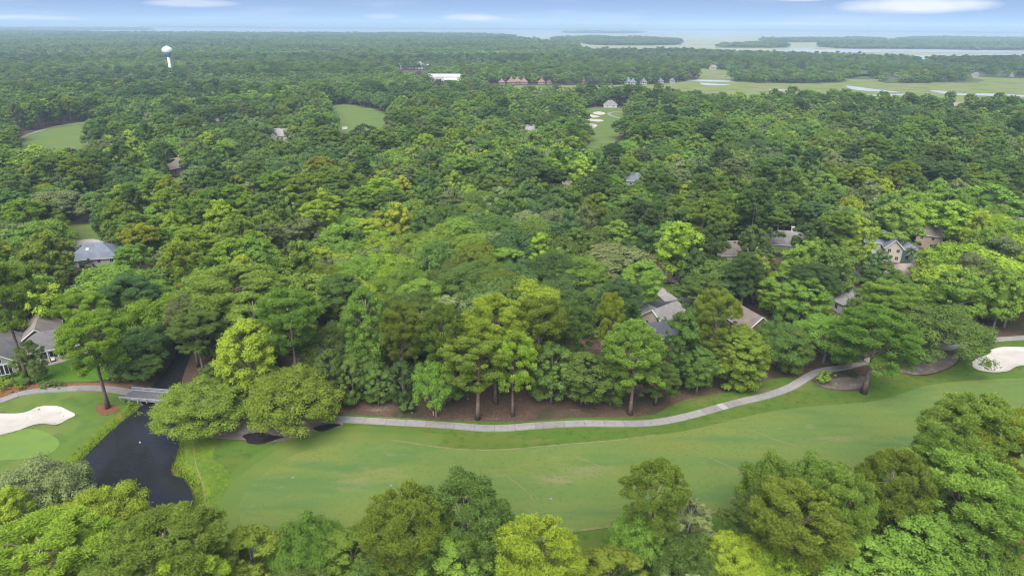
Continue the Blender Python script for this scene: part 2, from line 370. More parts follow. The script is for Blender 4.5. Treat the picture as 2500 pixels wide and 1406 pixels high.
def grid_mesh():
    nx = int((GX1 - GX0) / GS) + 1; ny = int((GY1 - GY0) / GS) + 1
    xs = GX0 + np.arange(nx) * GS; ys = GY0 + np.arange(ny) * GS
    X, Y = np.meshgrid(xs, ys); Z = tz(X.ravel(), Y.ravel())
    V = np.stack([X.ravel(), Y.ravel(), Z], 1)
    i = np.arange(nx - 1)[None, :] + nx * np.arange(ny - 1)[:, None]; i = i.ravel()
    F = np.stack([i, i + 1, i + nx + 1, i + nx], 1)
    return V, F
def cdt(poly_list, pts, hole=None):
    verts = []; edges = []
    for pl in poly_list:
        n0 = len(verts); n = len(pl)
        verts += [Vector((float(a), float(b))) for a, b in pl]; edges += [(n0 + k, n0 + (k + 1) % n) for k in range(n)]
    verts += [Vector((float(a), float(b))) for a, b in pts]
    vo, eo, fo, *_ = delaunay_2d_cdt(verts, edges, [], 1 if len(poly_list) == 1 else 0, 1e-4)
    vo = np.array([(v.x, v.y) for v in vo])
    if len(poly_list) > 1 or hole is not None:
        fo = [f for f in fo if len(f)]
        cen = np.array([vo[list(f)].mean(0) for f in fo])
        keep = inside(poly_list[0], cen[:, 0], cen[:, 1])
        for hpl in poly_list[1:]: keep &= ~inside(hpl, cen[:, 0], cen[:, 1])
        fo = [f for f, k in zip(fo, keep) if k]
    return vo, fo
def sheet(name, poly, mat, dz, step=None, kind='structure', flat=None, holes=(), parent=None):
    poly = np.asarray(poly); pts = []
    if step:
        x0, y0 = poly.min(0); x1, y1 = poly.max(0)
        xs = GX0 + np.arange(math.floor((x0 - GX0) / step), math.ceil((x1 - GX0) / step)) * step
        ys = GY0 + np.arange(math.floor((y0 - GY0) / step), math.ceil((y1 - GY0) / step)) * step
        X, Y = np.meshgrid(xs, ys); X = X.ravel(); Y = Y.ravel()
        s = sdist(poly, X, Y) < -.35 * step
        for hp in holes: s &= sdist(hp, X, Y) > .35 * step
        pts = np.stack([X[s], Y[s]], 1)
    vo, fo = cdt([poly, *holes], pts)
    Z = (np.full(len(vo), flat) if flat is not None else tz(vo[:, 0], vo[:, 1])) + dz
    V = np.column_stack([vo, Z])
    o = mesh_obj(name, V.tolist(), [list(f) for f in fo], mat, parent)
    me = o.data
    nz_ = np.empty(len(me.polygons) * 3); me.polygons.foreach_get('normal', nz_)
    if nz_.reshape(-1, 3)[:, 2].mean() < 0: me.flip_normals()
    me.polygons.foreach_set('use_smooth', [True] * len(me.polygons))
    if kind: o['kind'] = kind
    return o

# the open water to the horizon
SR = 46000.0
ring = [(SR * math.sin(2 * math.pi * k / 96), SR * math.cos(2 * math.pi * k / 96)) for k in range(96)]
mesh_obj('sea', [(x, y, -2.2) for x, y in ring] + [(0, 0, -2.2)], [((k + 1) % 96, k, 96) for k in range(96)], M['sea'])['kind'] = 'structure'

# mainland with its ragged shore, and the near golf ground
def rag(px, amp, seed, k=6, z=0.0):
    p = spline(px, True, k); rg = np.random.default_rng(seed)
    out = []
    for i, (a, b) in enumerate(p):
        x, y = G(a, max(b, 63 + a * .006), z); d = math.hypot(x, y)
        out.append((x + rg.normal() * amp * d, y + rg.normal() * amp * d * 1.5))
    return np.array(out)
def far(px_list, z=0.0): return [G(a, b, z) for a, b in px_list]
coast_px = [(-900, 76), (-300, 79), (60, 81), (200, 84), (400, 85), (800, 86), (1100, 87), (1200, 89), (1262, 92), (1215, 96), (1290, 101), (1380, 112), (1430, 128), (1420, 150), (1470, 160), (1640, 176), (1688, 190), (1640, 201), (1560, 205), (1480, 207), (1330, 208), (1200, 211), (1100, 214), (1040, 219), (1000, 236), (1020, 242), (1100, 243), (1400, 246), (1640, 253), (1760, 266), (2000, 271), (2300, 279), (2500, 286), (2900, 298)]
coast = spline([G(a, b) for a, b in coast_px], False, 4)
rgc = np.random.default_rng(3); dd = np.hypot(coast[:, 0], coast[:, 1])
coast = coast + rgc.normal(size=coast.shape) * (dd * .006)[:, None]
LAND = np.array(list(map(tuple, coast)) + [(1400, 400), (1400, -300), (-3000, -300), (-9000, 2000)])
V1, F1 = grid_mesh()
rect = np.array([(GX0, GY0), (GX1, GY0), (GX1, GY0 + GS * round((GY1 - GY0) / GS)), (GX0, GY0 + GS * round((GY1 - GY0) / GS))])
v2, f2 = cdt([LAND, rect], [])
V2 = np.column_stack([v2, np.zeros(len(v2))])
go = mesh_obj('ground', V1.tolist() + V2.tolist(), F1.tolist() + [[i + len(V1) for i in f] for f in f2], M['floor'])
me = go.data
cz = np.empty(len(me.polygons) * 3); me.polygons.foreach_get('normal', cz)
if (cz.reshape(-1, 3)[len(F1):, 2] < 0).any():
    import bmesh
    bm = bmesh.new(); bm.from_mesh(me); bm.normal_update()
    for f in bm.faces:
        if f.normal.z < 0: f.normal_flip()
    bm.to_mesh(me); bm.free()
me.polygons.foreach_set('use_smooth', [True] * len(me.polygons))
go['kind'] = 'structure'

# marsh and tidal water beyond the near woods
sheet('marsh', far([(700, 340), (900, 200), (1150, 150), (1300, 142), (1700, 144), (2100, 148), (2500, 150), (3300, 160), (3300, 360)]), M['marsh'], 0, flat=-.7)
sheet('tidal_marsh', far([(1100, 160), (1100, 98), (1500, 96), (2100, 100), (2600, 104), (3700, 112), (3600, 190), (2500, 180)]), M['tidal'], 0, flat=-1.2)
sheet('tidal_flat', far([(1050, 105), (1050, 79), (1600, 82), (2500, 87), (4100, 96), (4000, 120)]), M['tidal_far'], 0, flat=-1.6)
def creek(px, z=-.55): return sheet('creek', spline([G(a, b, z) for a, b in px], True, 5), M['creek'], 0, flat=z)
creek([(1700, 121), (1860, 121.5), (1960, 123), (2080, 120.5), (2300, 122), (2600, 125), (2600, 129), (2330, 129), (2200, 127), (2090, 129), (2010, 134), (1990, 128), (1900, 125), (1760, 123)], -.65)
creek([(2200, 136), (2300, 138), (2280, 146), (2235, 156), (2200, 152), (2230, 144)], -.65)
creek([(2066, 210), (2090, 212), (2118, 216), (2150, 220), (2200, 226), (2140, 224), (2100, 221), (2075, 217)])
creek([(2085, 231), (2130, 232), (2210, 230), (2215, 233), (2130, 236), (2090, 235)])
creek([(2270, 221), (2320, 224), (2345, 229), (2420, 229), (2500, 233), (2560, 236), (2500, 237), (2400, 234), (2330, 232), (2290, 227)])
creek([(1640, 194), (1700, 195), (1790, 198), (1790, 200), (1720, 200), (1640, 197)])
creek([(1710, 203), (1745, 205), (1780, 207), (1775, 209), (1720, 208)])
creek([(1560, 150), (1620, 152), (1660, 155), (1610, 158), (1540, 155)])
creek([(1790, 170), (1860, 169), (1870, 172), (1800, 173)])
creek([(1880, 218), (1925, 219), (1920, 222), (1885, 222)])
# ---------------------------------------------------------------- far land: peninsulas and marsh islands (ground polygons; their woods are planted below)
FARLAND = {
 'peninsula': [(1440, 160), (1520, 168), (1560, 158), (1640, 160), (1700, 166), (1780, 172), (1790, 180), (1840, 184), (1990, 186), (2150, 186), (2240, 176), (2262, 168), (2235, 152), (2140, 145), (2000, 141), (1860, 138), (1700, 133), (1560, 131), (1440, 128), (1400, 140)],
 'hammock': [(1785, 197), (1812, 190), (1880, 186), (2000, 182), (2150, 181), (2260, 180), (2330, 184), (2400, 196), (2390, 201), (2280, 202), (2160, 202), (2150, 194), (2060, 193), (2050, 202), (1900, 203), (1830, 201)],
 'far_shore': [(2235, 178), (2250, 160), (2300, 152), (2420, 150), (2700, 150), (2900, 160), (2900, 196), (2480, 190), (2380, 187), (2300, 184)],
 'island_a': [(1352, 99), (1362, 94.5), (1480, 94), (1600, 97), (1660, 103), (1655, 110), (1600, 111), (1470, 111), (1400, 104)],
 'island_b': [(1748, 116), (1780, 112), (1850, 108), (1905, 109), (1920, 114), (1905, 117), (1820, 117)],
 'island_c': [(2000, 114), (2030, 107), (2100, 103.5), (2300, 104.5), (2480, 108), (2800, 115), (2800, 128), (2500, 124), (2200, 120), (2060, 119)],
 'island_d': [(1856, 99), (1880, 97), (1960, 98), (2030, 97), (2110, 96), (2160, 98), (2040, 103), (1960, 104), (1880, 104)],
 'island_e': [(2196, 98), (2230, 94.5), (2400, 95), (2700, 101), (2700, 106), (2460, 103), (2300, 101)],
 'island_f': [(1375, 80.5), (1430, 78.6), (1550, 79.8), (1560, 81.5), (1450, 82)],
 'island_g': [(-900, 70), (60, 69.2), (250, 69.5), (352, 71.5), (356, 73.5), (250, 74.3), (-900, 77)],
 'island_h': [(355, 66.2), (470, 65.4), (620, 66.4), (632, 68.6), (520, 69), (370, 68)],
 'island_i': [(2480, 105), (2520, 103), (2700, 106), (2700, 112), (2500, 110)],
}
FARPOLY = {}
M['shore'] = surf('shore_scrub', (.075, .105, .035), [((.13, .13, .07), .02, .45, .65)])
for k, px in FARLAND.items():
    z = -.3 if k in ('peninsula', 'hammock', 'far_shore') else -.6
    p = rag(px, .0022, sum(map(ord, k)), 5, z); FARPOLY[k] = (p, z)
    sheet('island_ground' if k.startswith('island') else 'shore_ground', p, M['shore'], 0, flat=z)
# the low opposite shore of the sound, right along the horizon
rgs = np.random.default_rng(5)
def far_bank(az0, az1, r, h, depth, name='far_shoreline'):
    n = 160; V = []; F = []
    for i in range(n + 1):
        a = R(az0 + (az1 - az0) * i / n); ed = min(i, n - i) / 12
        hh = h * min(1, ed) * (.75 + .5 * rgs.random()); rr = r * (1 + .01 * math.sin(i * .4))
        V += [(rr * math.sin(a), rr * math.cos(a), -2.5), ((rr + 60) * math.sin(a), (rr + 60) * math.cos(a), hh), ((rr + depth) * math.sin(a), (rr + depth) * math.cos(a), hh * .9), ((rr + depth + 50) * math.sin(a), (rr + depth + 50) * math.cos(a), -2.5)]
    for i in range(n):
        for j in range(3): F.append((4 * i + j, 4 * i + 4 + j, 4 * i + 5 + j, 4 * i + 1 + j))
    mesh_obj(name, V, F, M['wooded_bank'])['kind'] = 'structure'
M['wooded_bank'] = surf('distant_wooded_bank', (.05, .085, .03), [((.035, .06, .025), .004, .4, .7)])
far_bank(-60, 60, 21000, 20, 2500)
far_bank(-24, 6, 12500, 16, 900)
far_bank(2, 38, 13500, 17, 1200)

# ---------------------------------------------------------------- golf ground cover
fair_px = [(1120, 1500), (1150, 1370), (1300, 1328), (1395, 1300), (1490, 1287), (1620, 1268), (1750, 1252), (1830, 1240), (1950, 1215), (2100, 1190), (2400, 1150), (2800, 1100), (2800, 905), (2500, 926), (2400, 930), (2330, 934), (2260, 945), (2210, 960), (2170, 972), (2110, 982), (2000, 989), (1900, 1004), (1800, 1026), (1720, 1043), (1660, 1053), (1600, 1061), (1500, 1075), (1400, 1083), (1300, 1088), (1180, 1093), (1070, 1092), (1000, 1084), (950, 1077), (890, 1074), (820, 1078), (740, 1096), (680, 1122), (620, 1165), (580, 1205), (568, 1250), (575, 1300), (600, 1360), (620, 1500)]
fairP = gpoly(fair_px, 0, 3)
rough_px = [(436, 1420), (420, 1330), (440, 1275), (474, 1240), (482, 1215), (468, 1180), (440, 1165), (426, 1140), (434, 1105), (445, 1070), (500, 1068), (560, 1072), (620, 1080), (700, 1078), (760, 1062), (830, 1044), (835, 1015), (900, 1018), (1000, 1020), (1100, 1024), (1250, 1026), (1400, 1021), (1520, 1018), (1600, 1008), (1640, 985), (1700, 968), (1800, 955), (1870, 925), (1950, 915), (2000, 935), (2030, 948), (2090, 955), (2120, 950), (2110, 930), (2150, 905), (2190, 915), (2260, 920), (2320, 900), (2350, 880), (2390, 845), (2440, 828), (2500, 818), (2800, 800), (2800, 1120), (2560, 1300), (2450, 1290), (2330, 1340), (2200, 1400), (2200, 1520), (436, 1520)]
roughP = gpoly(rough_px, 0, 2)
sheet('rough_grass', roughP, M['rough'], .05, step=1.5, holes=[BUNK_R])
sheet('fairway', fairP, M['fairway'], .11, step=1.5)
leftP = gpoly([(-200, 1045), (-60, 1010), (0, 985), (50, 968), (120, 957), (210, 955), (290, 962), (340, 978), (350, 995), (322, 1016), (282, 1046), (242, 1084), (212, 1114), (176, 1146), (148, 1166), (158, 1205), (120, 1290), (-40, 1340), (-200, 1300)], 0, 3)
sheet('mown_surround', leftP, M['collar'], .05, step=1.5, holes=[BUNK_L])
greenP = gpoly([(-150, 1092), (-60, 1066), (0, 1056), (50, 1047), (90, 1048), (125, 1060), (145, 1078), (138, 1096), (115, 1109), (80, 1116), (0, 1122), (-150, 1130)], 0, 3)
sheet('putting_green', greenP, M['green'], .11, step=1.5)
def ribbon(px, w0, w1, z=0):      # polygon between a line and its offset
    c = gpoly(px, z, 4, False); t = np.gradient(c, axis=0); t /= np.linalg.norm(t, axis=1)[:, None]; n = np.stack([-t[:, 1], t[:, 0]], 1)
    return np.vstack([c + n * w0, (c + n * w1)[::-1]])
sheet('bank_grass', ribbon([(340, 998), (318, 1018), (280, 1047), (240, 1085), (210, 1115), (175, 1147), (150, 1168), (165, 1200)], -3.0, .5, WATER_Z), M['bank'], .09, step=.75)
sheet('first_cut_grass', ribbon([(450, 1068), (452, 1090), (440, 1120), (436, 1152), (462, 1168), (477, 1190), (490, 1222), (482, 1246), (462, 1290)], -1.5, 6.5, 0), M['firstcut'], .075, step=.75)
sheet('bank_grass', ribbon([(434, 1000), (432, 1050), (440, 1090), (428, 1120), (424, 1152), (450, 1168), (465, 1190), (478, 1222), (470, 1246), (452, 1262)], -.4, 2.8, WATER_Z), M['bank'], .09, step=.75)
edge_px = [(1070, 1092), (1000, 1084), (950, 1077), (890, 1074), (820, 1078), (740, 1096), (680, 1122), (620, 1165), (580, 1205), (568, 1250), (575, 1300), (600, 1360), (620, 1480)]
sheet('semi_rough', ribbon(edge_px, -5.0, .6), M['semi1'], .07, step=1.5)
sheet('semi_rough', ribbon(edge_px, -2.6, 1.2), M['semi2'], .125, step=1.5)
def seam(px, w_, dz=.135): sheet('turf_seam', ribbon(px, -w_ / 2, w_ / 2), M['worn'], dz, step=1.5)
for px in ([(1390, 1105), (1450, 1130), (1530, 1168)], [(1225, 1150), (1262, 1178), (1295, 1205)], [(1295, 1205), (1305, 1235), (1312, 1262)], [(1665, 1092), (1760, 1130), (1830, 1160)], [(1830, 1052), (1900, 1080), (1965, 1102)], [(2150, 1060), (2210, 1082), (2260, 1098)]): seam(px, .3)
seam([(950, 1077), (1000, 1084), (1070, 1091.5), (1180, 1092.5), (1300, 1087.5), (1400, 1082.5), (1500, 1074.5), (1600, 1060.5)], .45)
seam([(470, 1062), (474, 1100), (480, 1140), (496, 1180), (500, 1215), (488, 1250)], .25)
seam([(1395, 1299), (1490, 1286), (1620, 1267), (1750, 1251), (1830, 1239)], .6)
sheet('bunker_sand', BUNK_L, M['sand'], .14, step=.75)
sheet('bunker_sand', BUNK_R, M['sand'], .17, step=.75)
def patch(name, px, m, dz, step=1.5, k=4):
    return sheet(name, gpoly(px, 0, k), M[m], dz, step=step)
patch('bare_dirt', [(470, 1066), (520, 1058), (555, 1040), (620, 1018), (700, 1014), (780, 1016), (832, 1022), (835, 1045), (800, 1050), (770, 1058), (720, 1074), (690, 1080), (640, 1084), (600, 1076), (540, 1072)], 'dirt', .08)
patch('wet_mulch', [(592, 1066), (610, 1059), (640, 1057), (665, 1065), (694, 1070), (672, 1077), (655, 1083), (630, 1087), (605, 1084), (600, 1074)], 'dark_mulch', .13, 1)  # dark mulch sheet with the tree's ground shade painted into its colour
patch('wet_mulch', [(765, 1050), (790, 1042), (815, 1040), (835, 1042), (812, 1050), (785, 1058)], 'dark_mulch', .13, 1)
patch('bare_dirt', [(2160, 905), (2190, 880), (2230, 866), (2290, 864), (2330, 872), (2336, 884), (2310, 900), (2270, 914), (2230, 918), (2190, 910)], 'dirt', .09)
patch('bare_dirt', [(1990, 930), (2040, 922), (2090, 920), (2115, 925), (2110, 942), (2080, 950), (2030, 946)], 'dirt', .09)
patch('mulch_ring', [(232, 1000), (245, 988), (262, 987), (285, 992), (289, 1001), (272, 1010), (250, 1014)], 'mulch', .11, .75)
patch('mulch_bed', [(-80, 975), (0, 952), (60, 942), (150, 938), (240, 935), (330, 945), (318, 956), (240, 948), (150, 948), (60, 957), (0, 975), (-80, 1000)], 'mulch', .06)
patch('lawn', [(-150, 945), (-60, 925), (20, 905), (100, 880), (180, 862), (230, 840), (300, 832), (318, 850), (330, 885), (290, 915), (230, 932), (120, 935), (20, 942), (-80, 965)], 'lawn', .05)
patch('lawn', [(40, 790), (60, 795), (80, 830), (40, 840), (-20, 850), (-60, 800)], 'lawn', .05)
patch('lawn', [(1570, 695), (1600, 690), (1640, 700), (1650, 720), (1600, 728), (1560, 735)], 'lawn', .05, 3)
patch('lawn', [(1530, 760), (1560, 755), (1600, 775), (1590, 800), (1540, 800)], 'lawn', .05, 3)
patch('lawn', [(1620, 700), (1680, 690), (1720, 700), (1660, 720)], 'lawn', .045, 3)
patch('lawn', [(2200, 640), (2260, 632), (2330, 636), (2300, 655), (2230, 660)], 'lawn', .05, 4)
patch('mulch_bed', [(2225, 634), (2265, 630), (2270, 642), (2235, 645)], 'mulch', .09, 4)
patch('mulch_bed', [(1900, 655), (1960, 648), (1965, 668), (1915, 674)], 'mulch', .05, 4)
patch('mulch_bed', [(2360, 1330), (2440, 1310), (2560, 1300), (2600, 1420), (2500, 1450), (2430, 1400)], 'mulch', .07)
patch('lawn', [(-60, 640), (-20, 625), (30, 630), (70, 650), (20, 665), (-60, 670)], 'lawn', .05, 4)
# far holes seen through the woods (flat ground, so simple sheets)
def flatpatch(name, px, m, z, k=4):
    pl = gpoly(px, 0, k); near = pl[:, 1].min() < GY1 and np.abs(pl[:, 0]).min() < GX1
    return sheet(name, pl, M[m], z, step=3 if near else None)
HOLES = {
 'a': [(150, 555), (190, 548), (235, 550), (275, 565), (268, 592), (215, 600), (165, 592), (140, 575)],
 'b': [(38, 352), (60, 330), (120, 312), (180, 301), (226, 296), (250, 300), (260, 330), (200, 370), (150, 385), (100, 390), (40, 380)],
 'c': [(805, 262), (840, 256), (890, 262), (940, 275), (960, 292), (950, 320), (935, 360), (900, 385), (860, 380), (830, 340), (810, 300)],
 'd': [(1418, 272), (1440, 264), (1500, 263), (1530, 268), (1528, 290), (1518, 320), (1500, 350), (1480, 385), (1440, 380), (1424, 340), (1415, 300)],
 'e': [(488, 226), (510, 223), (524, 227), (524, 236), (500, 239), (486, 234)],
 'f': [(560, 500), (640, 492), (680, 510), (600, 520)],
}
for k, px in HOLES.items():
    if k == 'f': continue
    flatpatch('fairway', px, 'fairway', .08)
flatpatch('lawn', [(680, 575), (715, 566), (725, 582), (690, 592)], 'lawn', .06)
for px in [[(1447, 277), (1460, 273), (1476, 276), (1476, 280), (1460, 281)], [(1420, 281), (1435, 279), (1455, 283), (1464, 286), (1450, 288), (1428, 286)],
           [(1426, 291), (1437, 289.5), (1450, 292), (1461, 292), (1474, 295), (1464, 298), (1450, 297), (1434, 295)], [(1422, 306), (1440, 302), (1458, 306), (1452, 312), (1436, 315), (1423, 314)],
           [(828, 312), (845, 310), (848, 315), (832, 317)], [(185, 592), (230, 588), (262, 600), (250, 618), (200, 622), (180, 608)]]:
    flatpatch('bunker_sand', px, 'sand', .16)
def road(name, px, w, m, z=.09, closed=False):
    return sheet(name, ribbon(px, -w / 2, w / 2), M[m], z, step=3)
road('cart_path', [(38, 352), (50, 338), (90, 322), (150, 307), (226, 296), (300, 285)], 3.2, 'slab1')
road('cart_path', [(1516, 290), (1495, 284), (1486, 278), (1500, 274), (1520, 274), (1530, 276)], 3.0, 'slab0', .12)
road('street', [(1000, 800), (1250, 772), (1450, 752), (1560, 745), (1660, 738), (1760, 715), (1880, 690), (2060, 672), (2300, 658), (2600, 640)], 6.5, 'asphalt', .07)
road('street', [(560, 640), (640, 606), (700, 586), (760, 572), (900, 545), (1250, 510), (1400, 500)], 6, 'asphalt', .07)
road('driveway', [(1600, 705), (1622, 722), (1640, 738)], 5, 'drive', .1)
road('driveway', [(1555, 746), (1585, 760), (1600, 775)], 7, 'drive', .1)
road('driveway', [(1615, 683), (1650, 686), (1680, 690)], 4, 'drive', .1)
road('driveway', [(2240, 622), (2290, 632), (2330, 640)], 5, 'drive', .1)
road('driveway', [(700, 590), (725, 600), (745, 615)], 5, 'drive', .1)
road('street', [(200, 545), (250, 515), (330, 500), (420, 492), (620, 484)], 6, 'asphalt', .07)
road('driveway', [(-40, 800), (20, 780), (60, 772), (140, 775)], 5, 'drive', .1)

# ---------------------------------------------------------------- cart path of separate concrete slabs
def slabs(px, width, seed, length=4.6, root=None):
    rs = random.Random(seed); c = gpoly(px, 0, 8, False)
    seg = np.r_[0, np.cumsum(np.hypot(*np.diff(c, axis=0).T))]; n = int(seg[-1] / length)
    def at(s):
        s = min(max(s, 0), seg[-1]); x = np.interp(s, seg, c[:, 0]); y = np.interp(s, seg, c[:, 1])
        s2 = min(s + .3, seg[-1]); s1 = max(s - .3, 0)
        dx = np.interp(s2, seg, c[:, 0]) - np.interp(s1, seg, c[:, 0]); dy = np.interp(s2, seg, c[:, 1]) - np.interp(s1, seg, c[:, 1]); l = math.hypot(dx, dy)
        return x, y, -dy / l, dx / l
    s = 0
    while s < seg[-1] - 1:
        ln = length * rs.choice([1, 1, 1, .95, 1.05, .4 if rs.random() < .25 else 1]); V = []
        k = 4
        for j in range(k):
            x, y, nx, ny = at(s + .02 + (ln - .05) * j / (k - 1))
            for w in (-width / 2, width / 2):
                X, Y = x + nx * w, y + ny * w; zc = tz1(x, y)
                V += [(X, Y, zc + .24 + rs.uniform(-.004, .004)), (X, Y, zc - .1)]
        F = []
        for j in range(k - 1):
            a = 4 * j; F += [(a, a + 4, a + 6, a + 2), (a, a + 1, a + 5, a + 4), (a + 2, a + 6, a + 7, a + 3)]
        F += [(0, 2, 3, 1), (4 * k - 4, 4 * k - 3, 4 * k - 1, 4 * k - 2)]
        o = mesh_obj('concrete_slab', V, F, M['slab%d' % rs.choice([0, 0, 1, 1, 3, 3, 3, 2 if ln < length * .6 else 0])], root)
        o.data.validate(); s += ln
cp = empty('cart_path', (0, 0, 0), kind='structure')
slabs([(428, 967), (460, 972), (500, 985), (545, 1000), (600, 1015), (650, 1020), (700, 1024), (800, 1028), (900, 1031), (1000, 1034), (1100, 1038), (1200, 1041), (1300, 1037), (1400, 1036), (1500, 1035), (1600, 1029), (1700, 1011), (1800, 987), (1870, 968), (1930, 942), (1975, 915), (2010, 903), (2070, 896), (2140, 880), (2200, 862), (2255, 853), (2330, 848), (2420, 833), (2500, 824), (2620, 812)], 2.5, 3, root=cp)
cp = empty('cart_path', (0, 0, 0), kind='structure')
slabs([(318, 959), (280, 953), (240, 949), (200, 948), (150, 950), (100, 954), (50, 963), (0, 981), (-60, 1004), (-140, 1040)], 2.5, 5, root=cp)
cp = empty('cart_path', (0, 0, 0), kind='structure')
slabs([(2330, 1330), (2375, 1345), (2420, 1362), (2450, 1385), (2480, 1420), (2500, 1470)], 2.2, 6, root=cp)

# ---------------------------------------------------------------- timber bridge
A = np.array(G(311, 961, .6)); B = np.array(G(437, 971, .6)); mid = (A + B) / 2; dv = B - A; BL = float(np.linalg.norm(dv)); ang = math.atan2(dv[1], dv[0])
bridge = empty('wooden_bridge', (mid[0], mid[1], 0), ang, label='grey timber cart bridge with low side rails crossing the dark narrow creek', cat='bridge')
nb = int(BL / .32)
plank_me = MB().box(-.15, .15, -2.15, 2.15, .42, .5); pme = None
for i in range(nb):
    x = -BL / 2 + (i + .5) * BL / nb
    if pme is None:
        o = plank_me.build('plank', M['deck'], bridge); pme = o.data
    else: o = link(bpy.data.objects.new('plank', pme), bridge)
    o.location = (x, 0, random.uniform(-.008, .008))
for y in (-1.9, 0, 1.9): MB().box(-BL / 2 - .3, BL / 2 + .3, y - .14, y + .14, .08, .41).build('girder', M['wood'], bridge)
for s in (-1, 1):
    MB().box(-BL / 2 - .5, BL / 2 + .5, s * 2.42 - .13, s * 2.42 + .13, 1.0, 1.16).build('hand_rail', M['wood'], bridge)
    MB().box(-BL / 2 - .4, BL / 2 + .4, s * 2.40 - .06, s * 2.40 + .06, .68, .86).build('middle_rail', M['wood'], bridge)
    MB().box(-BL / 2 - .4, BL / 2 + .4, s * 2.0 - .15, s * 2.0 + .15, .503, .68).build('kerb_beam', M['wood'], bridge)
    n = max(4, int(BL / 2.2))
    for i in range(n + 1):
        x = -BL / 2 + i * BL / n
        MB().box(x - .09, x + .09, s * 2.40 - .09 + s * .15, s * 2.40 + .09 + s * .15, .1, .995).build('post', M['wood'], bridge)
for x in (-BL * .18, BL * .18):
    for y in (-1.5, 0, 1.5): MB().tube([(x, y, -2.6), (x, y, .1)], .15, 8).build('pile', M['wood'], bridge)
    MB().box(x - .15, x + .15, -2.5, 2.5, -.2, .07).build('cross_beam', M['wood'], bridge)
    MB().tube([(x, -2.0, -.1), (x + .9, -1.9, -1.2)], .08, 6).build('brace', M['wood'], bridge)

w = sheet('pond_water', np.array([G(a, b, WATER_Z) for a, b in [(100, 1560), (560, 1560), (560, 1000), (500, 790), (400, 770), (360, 900), (280, 960), (100, 1100)]]), M['pond'], 0, flat=WATER_Z)

# ---------------------------------------------------------------- houses
def roof_mesh(kind, l, w, h, oh=.55, th=.22):
    L2, W2 = l / 2 + oh, w / 2 + oh; drop = h * oh / (w / 2)
    V = []; z0 = -drop
    if kind == 'gable': r = L2
    elif kind == 'hip': r = max(L2 - W2, .01)
    else: r = .01
    top = [(-L2, -W2, z0), (L2, -W2, z0), (L2, W2, z0), (-L2, W2, z0), (-r, 0, h), (r, 0, h)]
    V = top + [(x, y, z - th) for x, y, z in top]
    F = [(0, 1, 5, 4), (2, 3, 4, 5), (1, 2, 5), (3, 0, 4)]
    if kind == 'gable': F = F[:2] + [(3, 4, 10, 9), (4, 0, 6, 10), (1, 5, 11, 7), (5, 2, 8, 11), (6, 7, 11, 10), (8, 9, 10, 11)]
    else: F += [(6, 9, 8, 7), (3, 0, 6, 9), (1, 2, 8, 7)]
    F += [(0, 1, 7, 6), (2, 3, 9, 8)]
    return V, F
def wall_mesh(kind, l, w, z0, z1, h):
    L2, W2 = l / 2, w / 2; hh = z1 + h - .12 if kind == 'gable' else z1
    V = [(-L2, -W2, z0), (L2, -W2, z0), (L2, W2, z0), (-L2, W2, z0), (-L2, -W2, z1), (L2, -W2, z1), (L2, W2, z1), (-L2, W2, z1)]
    F = [(0, 1, 5, 4), (2, 3, 7, 6)]
    if kind == 'gable':
        V += [(-L2, 0, hh), (L2, 0, hh)]; F += [(1, 2, 6, 9, 5), (3, 0, 4, 8, 7)]
    else: F += [(1, 2, 6, 5), (3, 0, 4, 7), (4, 5, 6, 7)]
    return V, F
def window(parent, x, y, z, side, ww=1.1, hh=1.3, arch=None):
    """side: 0 = -Y wall, 1 = +X wall, 2 = +Y, 3 = -X; frame stands proud of the wall"""
    rz = (0, math.pi / 2, math.pi, -math.pi / 2)[side]
    m = MB(); t = .09
    m.box(-ww / 2 - t, ww / 2 + t, -.07, .03, hh / 2, hh / 2 + t); m.box(-ww / 2 - t, ww / 2 + t, -.07, .03, -hh / 2 - t, -hh / 2)
    m.box(-ww / 2 - t, -ww / 2, -.065, .03, -hh / 2, hh / 2); m.box(ww / 2, ww / 2 + t, -.065, .03, -hh / 2, hh / 2); m.box(-.03, .03, -.05, .03, -hh / 2, hh / 2)
    f = m.build('window', M['white'], parent, loc=(x, y, z), rot=(0, 0, rz))
    MB().box(-ww / 2, ww / 2, -.03, .02, -hh / 2, hh / 2).build('pane', M['glass'], f)
